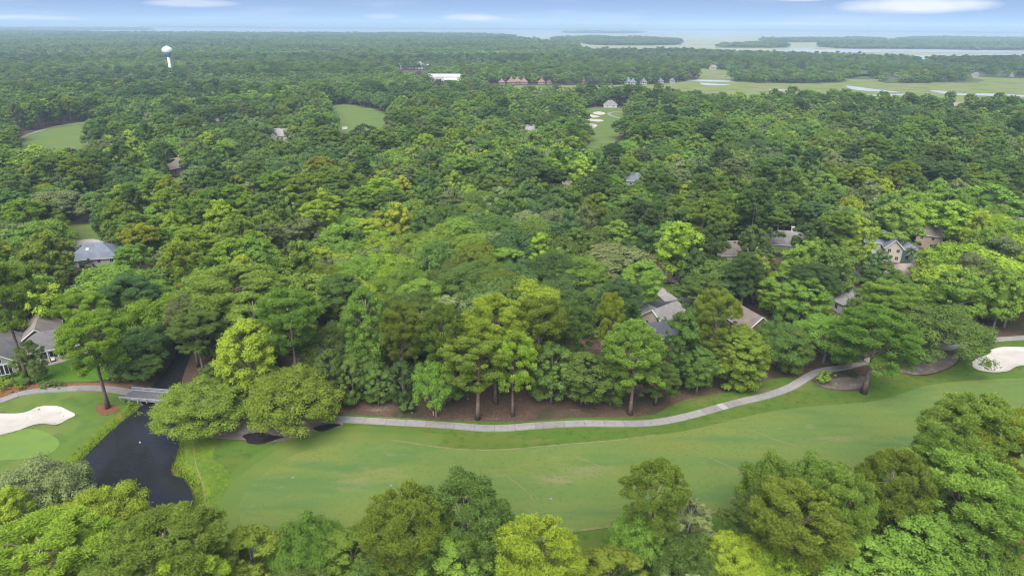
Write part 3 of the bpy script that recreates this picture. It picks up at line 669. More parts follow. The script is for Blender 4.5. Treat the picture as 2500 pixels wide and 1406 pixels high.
def block(parent, cx, cy_, rz, l, w, zt, h, kind, roofm, wallm, z0=-.3, wins=(3, 1), storeys=1, fascia=True, skylight=False, chimney=None):
    """one wing of a house: wall, roof (> fascia, chimney, skylight) and windows (> pane)"""
    ca, sa = math.cos(rz), math.sin(rz)
    V, F = wall_mesh(kind, l, w, z0, zt, h); wo = mesh_obj('wall', V, F, M['wall_' + wallm], parent, loc=(cx, cy_, 0), rot=(0, 0, rz))
    V, F = roof_mesh(kind, l, w, h); ro = mesh_obj('roof', V, F, M['roof_' + roofm], parent, loc=(cx, cy_, zt + .05), rot=(0, 0, rz))
    oh = .55; drop = h * oh / (w / 2); L2, W2 = l / 2 + oh, w / 2 + oh
    if fascia:
        m = MB()
        for s in (-1, 1): m.box(-L2, L2, s * (W2 + .03) - .04, s * (W2 + .03) + .04, -drop - .30, -drop - .02)
        if kind == 'gable':
            for sx in (-1, 1):
                for s in (-1, 1):
                    m.tube([(sx * (L2 + .04), s * (W2 + .02), -drop - .14), (sx * (L2 + .04), 0, h - .14)], .15, 4)
        else:
            for sx in (-1, 1): m.box(sx * (L2 + .03) - .04, sx * (L2 + .03) + .04, -W2, W2, -drop - .30, -drop - .02)
        m.build('fascia', M['white'], ro)
    if skylight: 
        s = math.atan2(h, w / 2)
        MB().box(-.5, .5, -.6, .6, 0, .12).build('skylight', M['wall_white'], ro, loc=(skylight, -w * .22, h * .56 + .02), rot=(s, 0, 0))
    if chimney:
        x, y, zc, col = chimney
        ch = MB().box(-.65, .65, -.5, .5, -h * .9, zc).box(-.75, .75, -.6, .6, zc, zc + .15).build('chimney', M['wall_' + col], ro, loc=(x, y, h))
    def loc(x, y): return (cx + ca * x - sa * y, cy_ + sa * x + ca * y)
    for st in range(storeys):
        z = (1.55 if storeys == 1 else 1.5 + 2.9 * st)
        for i in range(wins[0]):
            x = l * ((i + .5) / wins[0] - .5)
            for sd, yy in ((0, -w / 2), (2, w / 2)):
                X, Y = loc(x, yy); e = len(parent.children)
                window_at(parent, X, Y, z, rz + (0 if sd == 0 else math.pi))
        for i in range(wins[1]):
            y = w * ((i + .5) / wins[1] - .5)
            for sd, xx in ((1, l / 2), (3, -l / 2)):
                X, Y = loc(xx, y); window_at(parent, X, Y, z, rz + (math.pi / 2 if sd == 1 else -math.pi / 2))
    return wo, ro
WIN_ME = None
def window_at(parent, x, y, z, rz, sx=1, sz=1):
    global WIN_ME
    if WIN_ME is None:
        m = MB(); t = .09; ww, hh = 1.1, 1.35
        m.box(-ww / 2 - t, ww / 2 + t, -.07, .03, hh / 2, hh / 2 + t); m.box(-ww / 2 - t, ww / 2 + t, -.07, .03, -hh / 2 - t, -hh / 2)
        m.box(-ww / 2 - t, -ww / 2, -.065, .03, -hh / 2, hh / 2); m.box(ww / 2, ww / 2 + t, -.065, .03, -hh / 2, hh / 2); m.box(-.03, .03, -.05, .03, -hh / 2, hh / 2)
        f = m.build('window', M['white'], parent); p = MB().box(-ww / 2, ww / 2, -.03, .02, -hh / 2, hh / 2).build('pane', M['glass'], f)
        WIN_ME = (f.data, p.data)
    else:
        f = link(bpy.data.objects.new('window', WIN_ME[0]), parent); p = link(bpy.data.objects.new('pane', WIN_ME[1]), f)
    f.location = (x, y, z); f.rotation_euler = (0, 0, rz); f.scale = (sx, 1, sz)
    return f

HOUSE_PTS = []          # (x, y, clear radius)
WINDOWS_KEEP = []       # picture boxes kept open in front of a house: (x0, y0, x1, y1, distance)
def house(px, py, rz, label, blocks, keep=None, z=4.0, clear=9, name='house', cat='house', door=None, **grp):
    x, y = G(px, py, z)
    h = empty(name, (x, y, tz1(x, y)), R(rz), label=label, cat=cat, **grp)
    for b in blocks: block(h, *b[0], **b[1])
    HOUSE_PTS.append((x, y, clear))
    if keep: WINDOWS_KEEP.append((*keep, math.hypot(x, y)))
    return h
def blk(cx, cy_, rz, l, w, zt, h, kind, roofm, wallm, **kw): return ((cx, cy_, R(rz), l, w, zt, h, kind, roofm, wallm), kw)

# blue-grey hipped house with the round white chimney
h = house(235, 612, 14, 'blue-grey hipped roof house with skylight and rounded white chimney beside the small lawn', [
    blk(0, 0, 0, 17, 12, 3.0, 4.2, 'hip', 'bluegrey', 'grey', wins=(4, 2), skylight=-2.0),
    blk(-9, -2.5, 0, 9, 8, 2.85, 2.2, 'hip', 'bluegrey', 'cream', wins=(2, 1))], keep=(186, 582, 275, 645), clear=12)
ch = MB().lathe([(.85, 0), (.85, 4.2), (.95, 4.3), (.95, 4.5), (.6, 4.5), (.6, 4.2)], 16).build('chimney', M['wall_cream'], h.children[1] if h.children[1].name.startswith('roof') else h, loc=(-3.2, 3.0, .6))
# large house on the left by the lawn
hx, hy = G(10, 868, 4.5)
h1 = empty('house', (hx, hy, tz1(hx, hy)), R(28), label='large sage house with grey roof and tall gable of windows facing the left lawn', cat='house')
block(h1, -2, 6, R(90), 17, 9.5, 3.7, 3.4, 'gable', 'grey', 'sage', wins=(0, 0))
block(h1, 9.5, 8.0, 0, 14, 9, 3.0, 3.4, 'hip', 'grey', 'sage', wins=(0, 0))
block(h1, 6, 17, R(90), 13, 9, 3.2, 3.3, 'gable', 'taupe', 'sage', wins=(2, 1))
block(h1, -10, 5, 0, 8, 10, 3.0, 3, 'gable', 'taupe', 'sage', wins=(1, 1), chimney=(-1, 1.5, 1.8, 'grey'))
for i in range(4): window_at(h1, -2 + (i - 1.5) * 1.75, -2.52, 1.75, 0, 1.35, 1.9)
for i in range(2): window_at(h1, -2 + (i - .5) * 1.75, -2.52, 4.55, 0, 1.3, 1.15)
MB().box(-3.6, 3.6, -.08, .02, -.12, .12).build('trim', M['white'], h1, loc=(-2, -2.53, 3.35))
for i in range(6):
    MB().box(-.14, .14, -.14, .14, 0, 2.95).build('column', M['white'], h1, loc=(4.2 + i * 2.3, 2.2, 0))
MB().box(-6.6, 6.6, -.2, .2, 2.8, 3.1).build('beam', M['white'], h1, loc=(9.8, 2.2, 0))
for i in range(5): window_at(h1, 5.3 + i * 2.3, 3.47, 1.4, 0, 1.5, 1.6)
HOUSE_PTS.append((hx, hy, 10)); HOUSE_PTS.append((hx + 9, hy + 10, 11)); HOUSE_PTS.append((hx - 2, hy + 18, 9))
WINDOWS_KEEP.append((-40, 790, 125, 945, 160))
pc = h1.matrix_basis
def h1pt(x, y): v = pc @ Vector((x, y, 0)); return (v.x, v.y)
sheet('patio', spline([h1pt(3, 3.3), h1pt(3, -1.2), h1pt(7, -1.5), h1pt(11, -1.0), h1pt(16.5, .5), h1pt(17, 3.3)], True, 4), M['stone'], .1, step=1.5)
def furn(name, x, y, rz, label, cat, group=None):
    X, Y = h1pt(x, y); return empty(name, (X, Y, tz1(X, Y) + .11), R(28 + rz), label=label, cat=cat, group=group)
for x, y, rz, lb in ((4.6, .4, 10, 'cushioned dark wicker lounge chair nearest the tall gable on the patio'), (7.1, .9, -15, 'cushioned dark wicker lounge chair in the middle of the patio'), (9.8, 1.2, 5, 'cushioned dark wicker lounge chair next to the round patio table')):
    c = furn('lounge_chair', x, y, rz, lb, 'chair', 'wicker lounge chairs on the patio')
    MB().box(-.55, .55, -.55, .5, .08, .38).box(-.58, -.45, -.5, .5, .38, .62).box(.45, .58, -.5, .5, .38, .62).build('frame', M['wicker'], c)
    MB().box(-.43, .43, -.5, .35, .383, .55).build('seat_cushion', M['cushion'], c)
    MB().box(-.43, .43, .36, .55, .40, 1.0).build('back_cushion', M['cushion'], c)
c = furn('patio_table', 13.6, .9, 0, 'round dark patio table at the far end of the patio', 'table')
MB().lathe([(.9, .68), (.9, .74)], 20).build('tabletop', M['wicker'], c); MB().lathe([(.12, .05), (.1, .68)], 8).build('stem', M['wicker'], c); MB().lathe([(.45, 0), (.4, .05)], 12).build('base', M['wicker'], c)
u = furn('closed_parasol', 15.2, 2.0, 0, 'folded pale parasol standing beside the patio table', 'parasol')
MB().tube([(0, 0, 0), (0, 0, 2.9)], .03, 6).build('pole', M['wood'], u); MB().lathe([(.04, 2.8), (.16, 2.0), (.22, 1.2), (.1, 1.15)], 10).build('canopy', M['cushion'], u)

HL = [
 # px, py, rot, roof, wall, kind, l, w, zt, h, label, keep box, extras
 (678, 328, 12, 'pale', 'beige', 'gable', 17, 12, 4, 5, 'pale grey gabled house left of the middle distant fairway', (655, 314, 700, 338), dict(extra=blk(-4, -6, 90, 10, 8, 3.6, 3.5, 'gable', 'pale', 'beige', wins=(1, 1)))),
 (424, 405, 70, 'taupe', 'beige', 'hip', 22, 13, 3.5, 5, 'taupe roofed house half hidden below the left distant fairway', (402, 384, 446, 440), {}),
 (530, 294, 20, 'pale', 'white', 'hip', 14, 10, 5, 4, 'small white walled house beyond the lime green oaks', (518, 284, 548, 304), {}),
 (1547, 436, -5, 'bluegrey', 'grey', 'hip', 18, 12, 3.5, 3.8, 'blue-grey hipped roof house below the distant bunkers', (1522, 424, 1572, 452), {}),
 (1400, 455, 10, 'tan', 'beige', 'gable', 14, 10, 3.2, 3.6, 'tan gabled house with grey chimney left of the blue-grey hipped roof', (1384, 444, 1416, 466), dict(chimney=(-3, 0, 1.5, 'slate'))),
 (1614, 645, 100, 'red', 'tan', 'gable', 16, 11, 3.0, 4.2, 'red-brown roofed house beside the pale driveway', (1594, 618, 1648, 690), {}),
 (1424, 712, -20, 'dark', 'slate', 'hip', 6, 5, 2.6, 1.8, 'little dark roofed outbuilding in the middle woods', (1406, 694, 1444, 722), {}),
 (1622, 765, 40, 'grey', 'cream', 'gable', 13, 9, 3.4, 3.2, 'cream gabled house at the bend of the street', (1580, 728, 1645, 785), {}),
 (1812, 775, 110, 'brown', 'brown', 'gable', 19, 10, 3.4, 3.6, 'brown shingled gable roof with white edge boards among right trees', (1782, 735, 1832, 800), {}),
 (1602, 806, 15, 'dark', 'slate', 'gable', 14, 10, 3, 3, 'dark blue roofed house just behind the tree line pines', (1576, 790, 1600, 830), {}),
 (1790, 612, 5, 'tan', 'beige', 'gable', 18, 12, 3.6, 4.2, 'tan roofed house with two peaks behind the tall bare-trunked pine', (1764, 600, 1812, 618), dict(extra=blk(5, -5, 90, 10, 7, 3.4, 3, 'gable', 'tan', 'beige', wins=(1, 1)))),
 (1922, 585, -10, 'grey', 'grey', 'hip', 22, 12, 3.6, 4.5, 'grey hipped house with broad white chimney in the right middle woods', (1900, 568, 1945, 590), dict(chimney=(1.5, 0, 1.6, 'white'))),
 (2152, 582, -18, 'bluegrey', 'white', 'gable', 15, 12, 6.0, 4.0, 'tall white and blue two storey house behind a small palm', (2116, 558, 2188, 616), dict(storeys=2, extra=blk(3, -6.5, 90, 8, 6, 5.8, 3, 'gable', 'bluegrey', 'cream', wins=(1, 2), storeys=2), extra2=blk(8.5, -5.0, 0, 6, 6, 5.2, 2, 'hip', 'bluegrey', 'blue', wins=(1, 1), storeys=2))),
 (2280, 568, -30, 'brown', 'tan', 'hip', 14, 12, 6, 3.8, 'two storey tan house with brown roof right of the white and blue house', (2262, 548, 2302, 604), dict(storeys=2)),
 (2205, 668, 10, 'tan', 'beige', 'hip', 20, 14, 3.4, 4, 'broad tan roof glimpsed through the right hand pines', (2196, 664, 2212, 674), {}),
 (2070, 720, 20, 'pale', 'white', 'hip', 16, 12, 3.6, 3, 'white house glimpsed behind the light green broadleaf trees', (2064, 716, 2074, 726), {}),
 (2492, 534, -20, 'grey', 'grey', 'gable', 14, 10, 4, 4, 'grey gabled house at the right edge of the woods', (2478, 520, 2500, 546), {}),
 (1050, 680, 15, 'orange', 'beige', 'hip', 9, 8, 3, 2.4, 'small orange roofed house in the centre of the woods', (1036, 670, 1066, 690), {}),
 (1490, 254, -5, 'grey', 'white', 'hip', 17, 12, 3.5, 4.5, 'grey roofed clubhouse at the far end of the bunkered fairway', (1470, 236, 1512, 262), {}),
 (985, 585, 30, 'pale', 'white', 'hip', 12, 10, 3.2, 3, 'white walled house showing behind a clump of central oaks', (972, 578, 978, 584), {}),
 (1700, 655, 60, 'pale', 'white', 'gable', 12, 9, 4, 3, 'white gabled house right of the red-brown roof', (1692, 640, 1700, 650), {}),
 (1460, 690, 25, 'tan', 'white', 'gable', 15, 11, 4.2, 3.2, 'white fronted house with steps beneath the grey-green oak', (1446, 680, 1462, 696), {}),
 (1292, 315, 0, 'pale', 'white', 'gable', 14, 10, 4, 4, 'pale house in the woods left of the bunkered fairway', (1280, 305, 1305, 322), {}),
 (810, 835, 35, 'bluegrey', 'slate', 'gable', 15, 10, 3.2, 3.2, 'slate blue house glimpsed low in the tree line', (806, 826, 812, 832), {}),
 (885, 860, 20, 'bluegrey', 'slate', 'gable', 13, 9, 3, 3.0, 'slate walled house behind the middle of the tree line', (888, 856, 894, 862), {}),
 (180, 715, 20, 'pale', 'grey', 'hip', 16, 11, 3, 3, 'pale roofed house behind the lime green pine', (170, 710, 180, 718), {}),
 (10, 515, 20, 'pale', 'white', 'hip', 14, 10, 3, 3, 'white house at the left edge beyond the spreading oak', (0, 508, 16, 520), {}),
 (350, 518, 10, 'pale', 'white', 'hip', 14, 10, 3, 3, 'white house right of the small left lawn', (342, 515, 350, 521), {}),
 (2340, 258, 0, 'taupe', 'white', 'gable', 14, 10, 5, 4, 'lone pale gabled house near the marsh edge on the right', (2326, 250, 2352, 266), {}),
 (30, 296, 10, 'pale', 'white', 'gable', 12, 9, 4, 3, 'small white house left of the left distant fairway', (24, 290, 42, 300), {}),
]
for (px, py, rz, rm, wl, kd, l, w_, zt, hh, lb, keep, ex) in HL:
    d = math.hypot(*G(px, py, 4)); kw = dict(wins=(max(2, int(l / 4)), 2) if d < 450 else (2, 1), storeys=ex.get('storeys', 1), chimney=ex.get('chimney'))
    bs = [blk(0, 0, 0, l * .85, w_ * .85, zt, hh * .9, kd, rm, wl, **kw)]
    for e in ('extra', 'extra2'):
        if e in ex: bs.append(ex[e])
    house(px, py, rz, lb, bs, keep, z=zt, clear=max(l, w_) * .42)

# ---- far buildings
def villa(px, py, size, lb, roofc='villa', wallc='tan', cup=True, grp='pyramid roofed villas along the marsh creek'):
    x, y = G(px, py, 3); h = empty('villa', (x, y, 0), R(random.uniform(-10, 10)), label=lb, cat='villa', group=grp)
    wl = MB().box(-size * .42, size * .42, -size * .42, size * .42, -.3, 3.2).build('wall', M['wall_' + wallc], h)
    e = size / 2; k = .17 * size
    V = [(-e, -e, 3.0), (e, -e, 3.0), (e, e, 3.0), (-e, e, 3.0), (-k, -k, 3 + size * .26), (k, -k, 3 + size * .26), (k, k, 3 + size * .26), (-k, k, 3 + size * .26), (0, 0, 3 + size * .55)]
    F = [(0, 1, 5, 4), (1, 2, 6, 5), (2, 3, 7, 6), (3, 0, 4, 7), (4, 5, 8), (5, 6, 8), (6, 7, 8), (7, 4, 8), (3, 2, 1, 0)]
    mesh_obj('roof', V, F, M['roof_' + roofc], h)
    for i in (-1, 0, 1):
        window_at(h, i * size * .25, -size * .42, 1.5, 0, 1.5, 1.2)
    HOUSE_PTS.append((x, y, size * .6)); return h
vl = [(1225, 201, 11), (1248, 200, 15), (1263, 199, 15), (1279, 200, 13), (1322, 200, 12), (1340, 200, 8), (1361, 199, 11), (1393, 200, 11), (1425, 199, 11), (1441, 198, 14), (1457, 198, 13), (1474, 200, 9)]
nth = ['first', 'second', 'third', 'fourth', 'fifth', 'sixth', 'seventh', 'eighth', 'ninth', 'tenth', 'eleventh', 'twelfth', 'thirteenth', 'fourteenth', 'fifteenth', 'sixteenth', 'seventeenth', 'eighteenth', 'nineteenth', 'twentieth']
for i, (px, py, s) in enumerate(vl): villa(px, py, s, 'brown pyramid roofed villa on the creek, %s from the left in its row' % nth[i])
WINDOWS_KEEP.append((1212, 186, 1484, 206, 1080))
g2 = 'blue-grey roofed villas at the marsh edge'
for i, (px, py, s) in enumerate([(1534, 200, 14), (1545, 201, 12), (1571, 200, 12), (1612, 198, 10), (1640, 197, 9)]): villa(px, py, s, 'pale villa with blue-grey roof at the marsh edge, %s from the left' % nth[i], 'bluegrey', 'white', grp=g2)
WINDOWS_KEEP.append((1524, 190, 1600, 204, 1100))
def shed(px, py, l, w_, zt, h, roofc, wallc, lb, cups=(), rz=0):
    x, y = G(px, py, 3); o = empty('long_building', (x, y, 0), R(rz), label=lb, cat='building')
    V, F = wall_mesh('gable', l, w_, -.3, zt, h); mesh_obj('wall', V, F, M['wall_' + wallc], o)
    V, F = roof_mesh('gable', l, w_, h); ro = mesh_obj('roof', V, F, M['roof_' + roofc], o, loc=(0, 0, zt + .05))
    for cx, s in cups:
        V = [(-s, -s, 0), (s, -s, 0), (s, s, 0), (-s, s, 0), (0, 0, s * .8)]
        mesh_obj('roof_pavilion', V, [(0, 1, 4), (1, 2, 4), (2, 3, 4), (3, 0, 4)], M['roof_tan'], o, loc=(cx, w_ * .25, zt + h * .5))
    for i in range(int(l / 6)):
        window_at(o, -l / 2 + 3 + i * 6, -w_ / 2, 2.2, 0, 1.8, 1.4)
    [HOUSE_PTS.append((x + q * l, y, w_ * .5 + 8)) for q in (-.45, -.25, 0, .25, .45)]
    return o
shed(1006, 165, 66, 22, 6, 3.5, 'white', 'white', 'long white commercial building with tan pavilion roofs in the far woods', ((-26, 6), (-4, 5), (16, 9)))
WINDOWS_KEEP.append((978, 157, 1044, 168, 1500))
shed(1085, 192, 54, 24, 6.5, 3.5, 'white', 'white', 'bright white hall half hidden by pines at the creek head', (), 2)
WINDOWS_KEEP.append((1062, 184, 1118, 193, 1180))
shed(1100, 196, 20, 12, 4, 2.5, 'white', 'brown', 'low brown annex in front of the bright white hall', (), 2)
fl = [(1420, 139), (1577, 148), (1745, 160), (1740, 165), (1820, 158), (1880, 147), (1892, 152), (1905, 149), (1998, 152), (2100, 143), (2075, 140), (2185, 178), (2305, 160), (2110, 160), (2380, 180), (2465, 180), (2400, 163), (2450, 161), (2030, 160), (2005, 128 + 12), (1650, 147), (1480, 143), (1960, 156)]
for i, (px, py) in enumerate(fl):
    x, y = G(px, py + 3, 3); h = empty('shore_house', (x, y, -.3), R(random.uniform(-40, 40)), label='', cat='house', group='pale houses on the far marsh peninsula')
    kd = random.choice(['hip', 'gable']); block(h, 0, 0, 0, random.uniform(11, 16), 9, random.choice([4, 6.5]), 4, kd, random.choice(['grey', 'pale', 'taupe', 'bluegrey']), random.choice(['white', 'cream', 'white', 'beige']), wins=(2, 1))
    HOUSE_PTS.append((x, y, 15)); WINDOWS_KEEP.append((px - 4, py - 1, px + 4, py + 3, math.hypot(x, y)))
order = sorted([o for o in COL.objects if o.name.startswith('shore_house')], key=lambda o: P(*o.location)[0])
def ordw(n):
    return nth[n] if n < 20 else 'twenty-' + nth[n - 20] if n < 29 else 'thirtieth'
for i, o in enumerate(order): o['label'] = 'pale house among trees on the far marsh peninsula, %s from the left' % ordw(i)

# water tower
tx, ty = G(414, 158, 26)
wt = empty('water_tower', (tx, ty, 0), 0, label='white bulb shaped water tower with blue underside rising above the far left woods', cat='water tower')
dT = math.hypot(tx, ty); kT = 25.0 / FPX * P(tx, ty, 45)[2] / 2       # tank radius from its width
zt_ = CAM_H - dT * math.tan(R(PITCH) - math.atan((703 - 124.5) / FPX)) 
TZ = None
for z in np.arange(30, 80, .25):
    if P(tx, ty, z)[1] <= 124: TZ = float(z); break
TZ = TZ or 45
MB().lathe([(2.9, 0), (2.6, 6), (2.1, 12), (2.0, TZ - 9)], 24).build('stem', M['tower'], wt, smooth_=True)
MB().lathe([(2.2, TZ - 9), (3.2, TZ - 7.2), (kT * .62, TZ - 5.0), (kT * .86, TZ - 3.4)], 28).build('tank_underside', M['tower_blue'], wt, smooth_=True)
MB().lathe([(kT * .86, TZ - 3.4), (kT * .97, TZ - 1.8), (kT, 0 + TZ), (kT * .97, TZ + 1.6), (kT * .86, TZ + 3.2), (kT * .6, TZ + 4.8), (kT * .3, TZ + 5.6), (.9, TZ + 5.9)], 28).build('tank', M['tower'], wt, smooth_=True)
MB().lathe([(.9, TZ + 5.9), (.9, TZ + 6.7), (.3, TZ + 6.8), (.12, TZ + 8.4)], 10).build('cap', M['tower'], wt)
rl = MB().tube([(2.3 * math.cos(t), 2.3 * math.sin(t), TZ + 6.6) for t in np.linspace(0, 2 * math.pi, 17)], .06, 4).build('railing', M['tower'], wt)
WINDOWS_KEEP.append((402, 112, 428, 146, dT)); HOUSE_PTS.append((tx, ty, 5))

# small things on the fairway and by the paths
for i, (px, py, lb) in enumerate([(1345, 1213, 'round pale sprinkler cover in the middle of the fairway'), (955, 1187, 'small sprinkler cover on the fairway left of centre'), (715, 1165, 'little sprinkler cover on the left fairway')]):
    x, y = G(px, py); o = MB().lathe([(.26, 0), (.26, .04), (.2, .06)], 14).build('sprinkler_cover', M['slab1'], loc=(x, y, tz1(x, y) + .11)); setp(o, lb, 'sprinkler cover', 'sprinkler covers on the fairway')
for i, (px, py, lb) in enumerate([(1058, 1012, 'small yellow-topped yardage post beside the cart path'), (1212, 985, 'green refuse bin under the tree line pines')]):
    x, y = G(px, py)
    if i == 0:
        o = empty('marker_post', (x, y, tz1(x, y)), label=lb, cat='post'); MB().box(-.1, .1, -.1, .1, 0, .9).build('post', M['wood'], o); MB().lathe([(.16, .9), (.16, 1.05), (.05, 1.15)], 10).build('knob', M['yellow'], o)
    else:
        o = empty('waste_bin', (x, y, tz1(x, y)), label=lb, cat='bin'); MB().lathe([(.3, 0), (.34, 1.0)], 12).build('body', M['leaf_dark'], o); MB().lathe([(.37, 1.0), (.37, 1.08), (.2, 1.2)], 12).build('lid', M['wicker'], o)
x, y = G(342, 1080, WATER_Z); o = MB().lathe([(.05, -.2), (.18, .02), (.08, .16), (.02, .35), (.01, .45)], 8).build('fountain_spout', M['white'], loc=(x, y, WATER_Z)); setp(o, 'tiny white water spout bubbling up in the middle of the pond', 'fountain')
def car(px, py, rz, col, lb):
    x, y = G(px, py, .7); o = empty('parked_car', (x, y, tz1(x, y) + .09), R(rz), label=lb, cat='car')
    cm = surf('car_paint', col, rough=.3, spec=.5)
    pr = [(-2.2, .45), (-2.15, .85), (-1.5, .95), (1.1, .95), (2.1, .8), (2.25, .45)]
    def prism(p, w0, w1):
        n = len(p); V = [(a, -w, b) for (a, b), w in zip(p, [w0] * n)] + [(a, w0, b) for a, b in p]
        return V, [tuple(range(n)), tuple(reversed(range(n, 2 * n)))] + [(i, (i + 1) % n, n + (i + 1) % n, n + i) for i in range(n)]
    V, F = prism(pr, .9, .9); mesh_obj('body', V, F, cm, o)
    V, F = prism([(-1.7, .95), (-1.2, 1.42), (.3, 1.42), (1.0, .95)], .76, .7); mesh_obj('cabin_glass', V, F, M['glass'], o)
    MB().box(-1.2, .3, -.72, .72, 1.423, 1.47).build('roof_panel', cm, o)
    for wx in (-1.35, 1.4):
        for wy in (-.86, .86): MB().lathe([(.33, -.1), (.33, .1)], 14).build('wheel', M['wicker'], o, loc=(wx, wy, .33), rot=(math.pi / 2, 0, 0))
car(1678, 681, 20, (.03, .035, .04), 'dark car parked on the pale driveway by the red-brown roof')
car(2056, 645, 15, (.02, .02, .025), 'black car parked in shade below the grey hipped house')
car(2278, 616, 10, (.02, .02, .02), 'black car on the driveway below the two storey tan house')
car(1675, 756 - 60, 40, (.5, .5, .5), 'silver car at the edge of the street under oaks') if False else None
# ---------------------------------------------------------------- tree shapes
_ph = (1 + 5 ** .5) / 2
ICO_V = np.array([(-1, _ph, 0), (1, _ph, 0), (-1, -_ph, 0), (1, -_ph, 0), (0, -1, _ph), (0, 1, _ph), (0, -1, -_ph), (0, 1, -_ph), (_ph, 0, -1), (_ph, 0, 1), (-_ph, 0, -1), (-_ph, 0, 1)]) / math.hypot(1, _ph)
ICO_F = np.array([(0, 11, 5), (0, 5, 1), (0, 1, 7), (0, 7, 10), (0, 10, 11), (1, 5, 9), (5, 11, 4), (11, 10, 2), (10, 7, 6), (7, 1, 8), (3, 9, 4), (3, 4, 2), (3, 2, 6), (3, 6, 8), (3, 8, 9), (4, 9, 5), (2, 4, 11), (6, 2, 10), (8, 6, 7), (9, 8, 1)])
def nrm(a): return a / (np.linalg.norm(a, axis=1, keepdims=True) + 1e-9)
def np_mesh(name, V, faces_list, mats, tone, midx=None):
    """faces_list: arrays of faces (n,k); tone per face"""
    me = bpy.data.meshes.new(name)
    nl = sum(f.size for f in faces_list); nf = sum(len(f) for f in faces_list)
    me.vertices.add(len(V)); me.loops.add(nl); me.polygons.add(nf)
    me.vertices.foreach_set('co', V.astype(np.float32).ravel())
    me.loops.foreach_set('vertex_index', np.concatenate([f.ravel() for f in faces_list]).astype(np.int32))
    tot = np.concatenate([np.full(len(f), f.shape[1]) for f in faces_list]); st = np.r_[0, np.cumsum(tot)[:-1]]
    me.polygons.foreach_set('loop_start', st.astype(np.int32)); me.polygons.foreach_set('loop_total', tot.astype(np.int32))
    if midx is not None: me.polygons.foreach_set('material_index', midx.astype(np.int32))
    at = me.attributes.new('tone', 'FLOAT', 'FACE'); at.data.foreach_set('value', tone.astype(np.float32))
    me.update(calc_edges=True); me.validate()
    for m in mats: me.materials.append(m)
    return me
def foliage(rg, C, Rr, n, size, aspect=.6, radial=False, zf=.8, core=.8, mass=(), upb=.35):
    """leaf sprays over the lobes C (radii Rr); core: leafy inner bodies that keep the crown from being see-through"""
    C = np.asarray(C, float); Rr = np.asarray(Rr, float)
    p = Rr ** 2; p /= p.sum(); idx = rg.choice(len(C), n, p=p)
    u = nrm(rg.normal(size=(n, 3))); fl = (u[:, 2] < -.15) & (rg.random(n) < .6); u[fl, 2] *= -1
    rad = Rr[idx][:, None] * np.where(rg.random((n, 1)) < .2, rg.uniform(1.0, 1.5, (n, 1)), rg.uniform(.66, 1.16, (n, 1))); pos = C[idx] + u * rad * np.array([1, 1, zf])
    keep = np.ones(n, bool)
    for j in range(len(C)):
        dd = (pos - C[j]) / np.array([1, 1, zf]); keep &= ((dd ** 2).sum(1) > (.62 * Rr[j]) ** 2) | (idx == j)
    for (c, r3) in mass: keep &= (((pos - np.array(c)) / (np.array(r3) * .5)) ** 2).sum(1) > 1
    pos, u, idx = pos[keep], u[keep], idx[keep]; n = len(pos)
    nn = nrm(u + .75 * rg.normal(size=(n, 3)) * .6 + np.array([0, 0, upb]))
    if radial: a = nrm(u * .9 + .55 * rg.normal(size=(n, 3)) + np.array([0, 0, .45])); b = nrm(np.cross(a, nn))
    else: a = nrm(np.cross(nn, rg.normal(size=(n, 3)))); b = np.cross(nn, a)
    s = size * rg.uniform(.6, 1.35, (n, 1))
    drop = nn * s * -.12
    V = np.stack([pos - a * s * .5 + drop, pos + b * s * aspect * .5, pos + a * s * .5 + drop, pos - b * s * aspect * .5], 1).reshape(-1, 3)
    F = np.arange(4 * n).reshape(-1, 4)
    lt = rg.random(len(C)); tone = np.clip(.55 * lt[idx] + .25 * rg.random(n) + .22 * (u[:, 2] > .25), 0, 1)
    tris = []
    if core:
        L_ = len(C); d = core * rg.uniform(.82, 1.12, (L_, 12, 1))
        cv = C[:, None, :] + ICO_V[None] * Rr[:, None, None] * d * np.array([1, 1, zf]); cf = ICO_F[None] + 12 * np.arange(L_)[:, None, None] + len(V)
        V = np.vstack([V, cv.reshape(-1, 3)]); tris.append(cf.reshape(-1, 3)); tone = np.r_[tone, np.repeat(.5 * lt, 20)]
    for (c, r3) in mass:
        d = rg.uniform(.85, 1.08, (12, 1)); cf = ICO_F + len(V)
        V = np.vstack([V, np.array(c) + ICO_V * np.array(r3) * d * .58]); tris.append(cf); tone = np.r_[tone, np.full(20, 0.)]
    return V, [F] + ([np.vstack(tris)] if tris else []), tone
def limbs(rg, H, base_r, fork, targets, lean=.03, seg=7, top=None):
    m = MB(); top = top or H; k = 6
    lx, ly = rg.normal(0, lean, 2)
    tp = []
    for i in range(k + 1):
        t = i / k; z = top * t
        tp.append((lx * z + .15 * math.sin(3 * t + lx * 40) * t, ly * z + .15 * math.cos(2.3 * t + ly * 40) * t, z - .3 * (i == 0)))
    rr = [base_r * (1.45 if i == 0 else 1 - .82 * i / k) for i in range(k + 1)]
    m.tube(tp, rr, seg)
    def trunk_at(z): t = max(0, min(1, z / top)) * k; i = min(int(t), k - 1); f = t - i; return np.array(tp[i]) * (1 - f) + np.array(tp[i + 1]) * f
    for tg, z0 in targets:
        a = trunk_at(z0); b = np.array(tg, float); mid = (a + b) / 2 + np.array([0, 0, .12 * np.linalg.norm(b - a)]) + rg.normal(0, .2, 3)
        r = base_r * .42 * (1 - .6 * z0 / H)
        m.tube([a, mid, b], [r, r * .6, r * .22], max(4, seg - 2), cap=False)
    return m
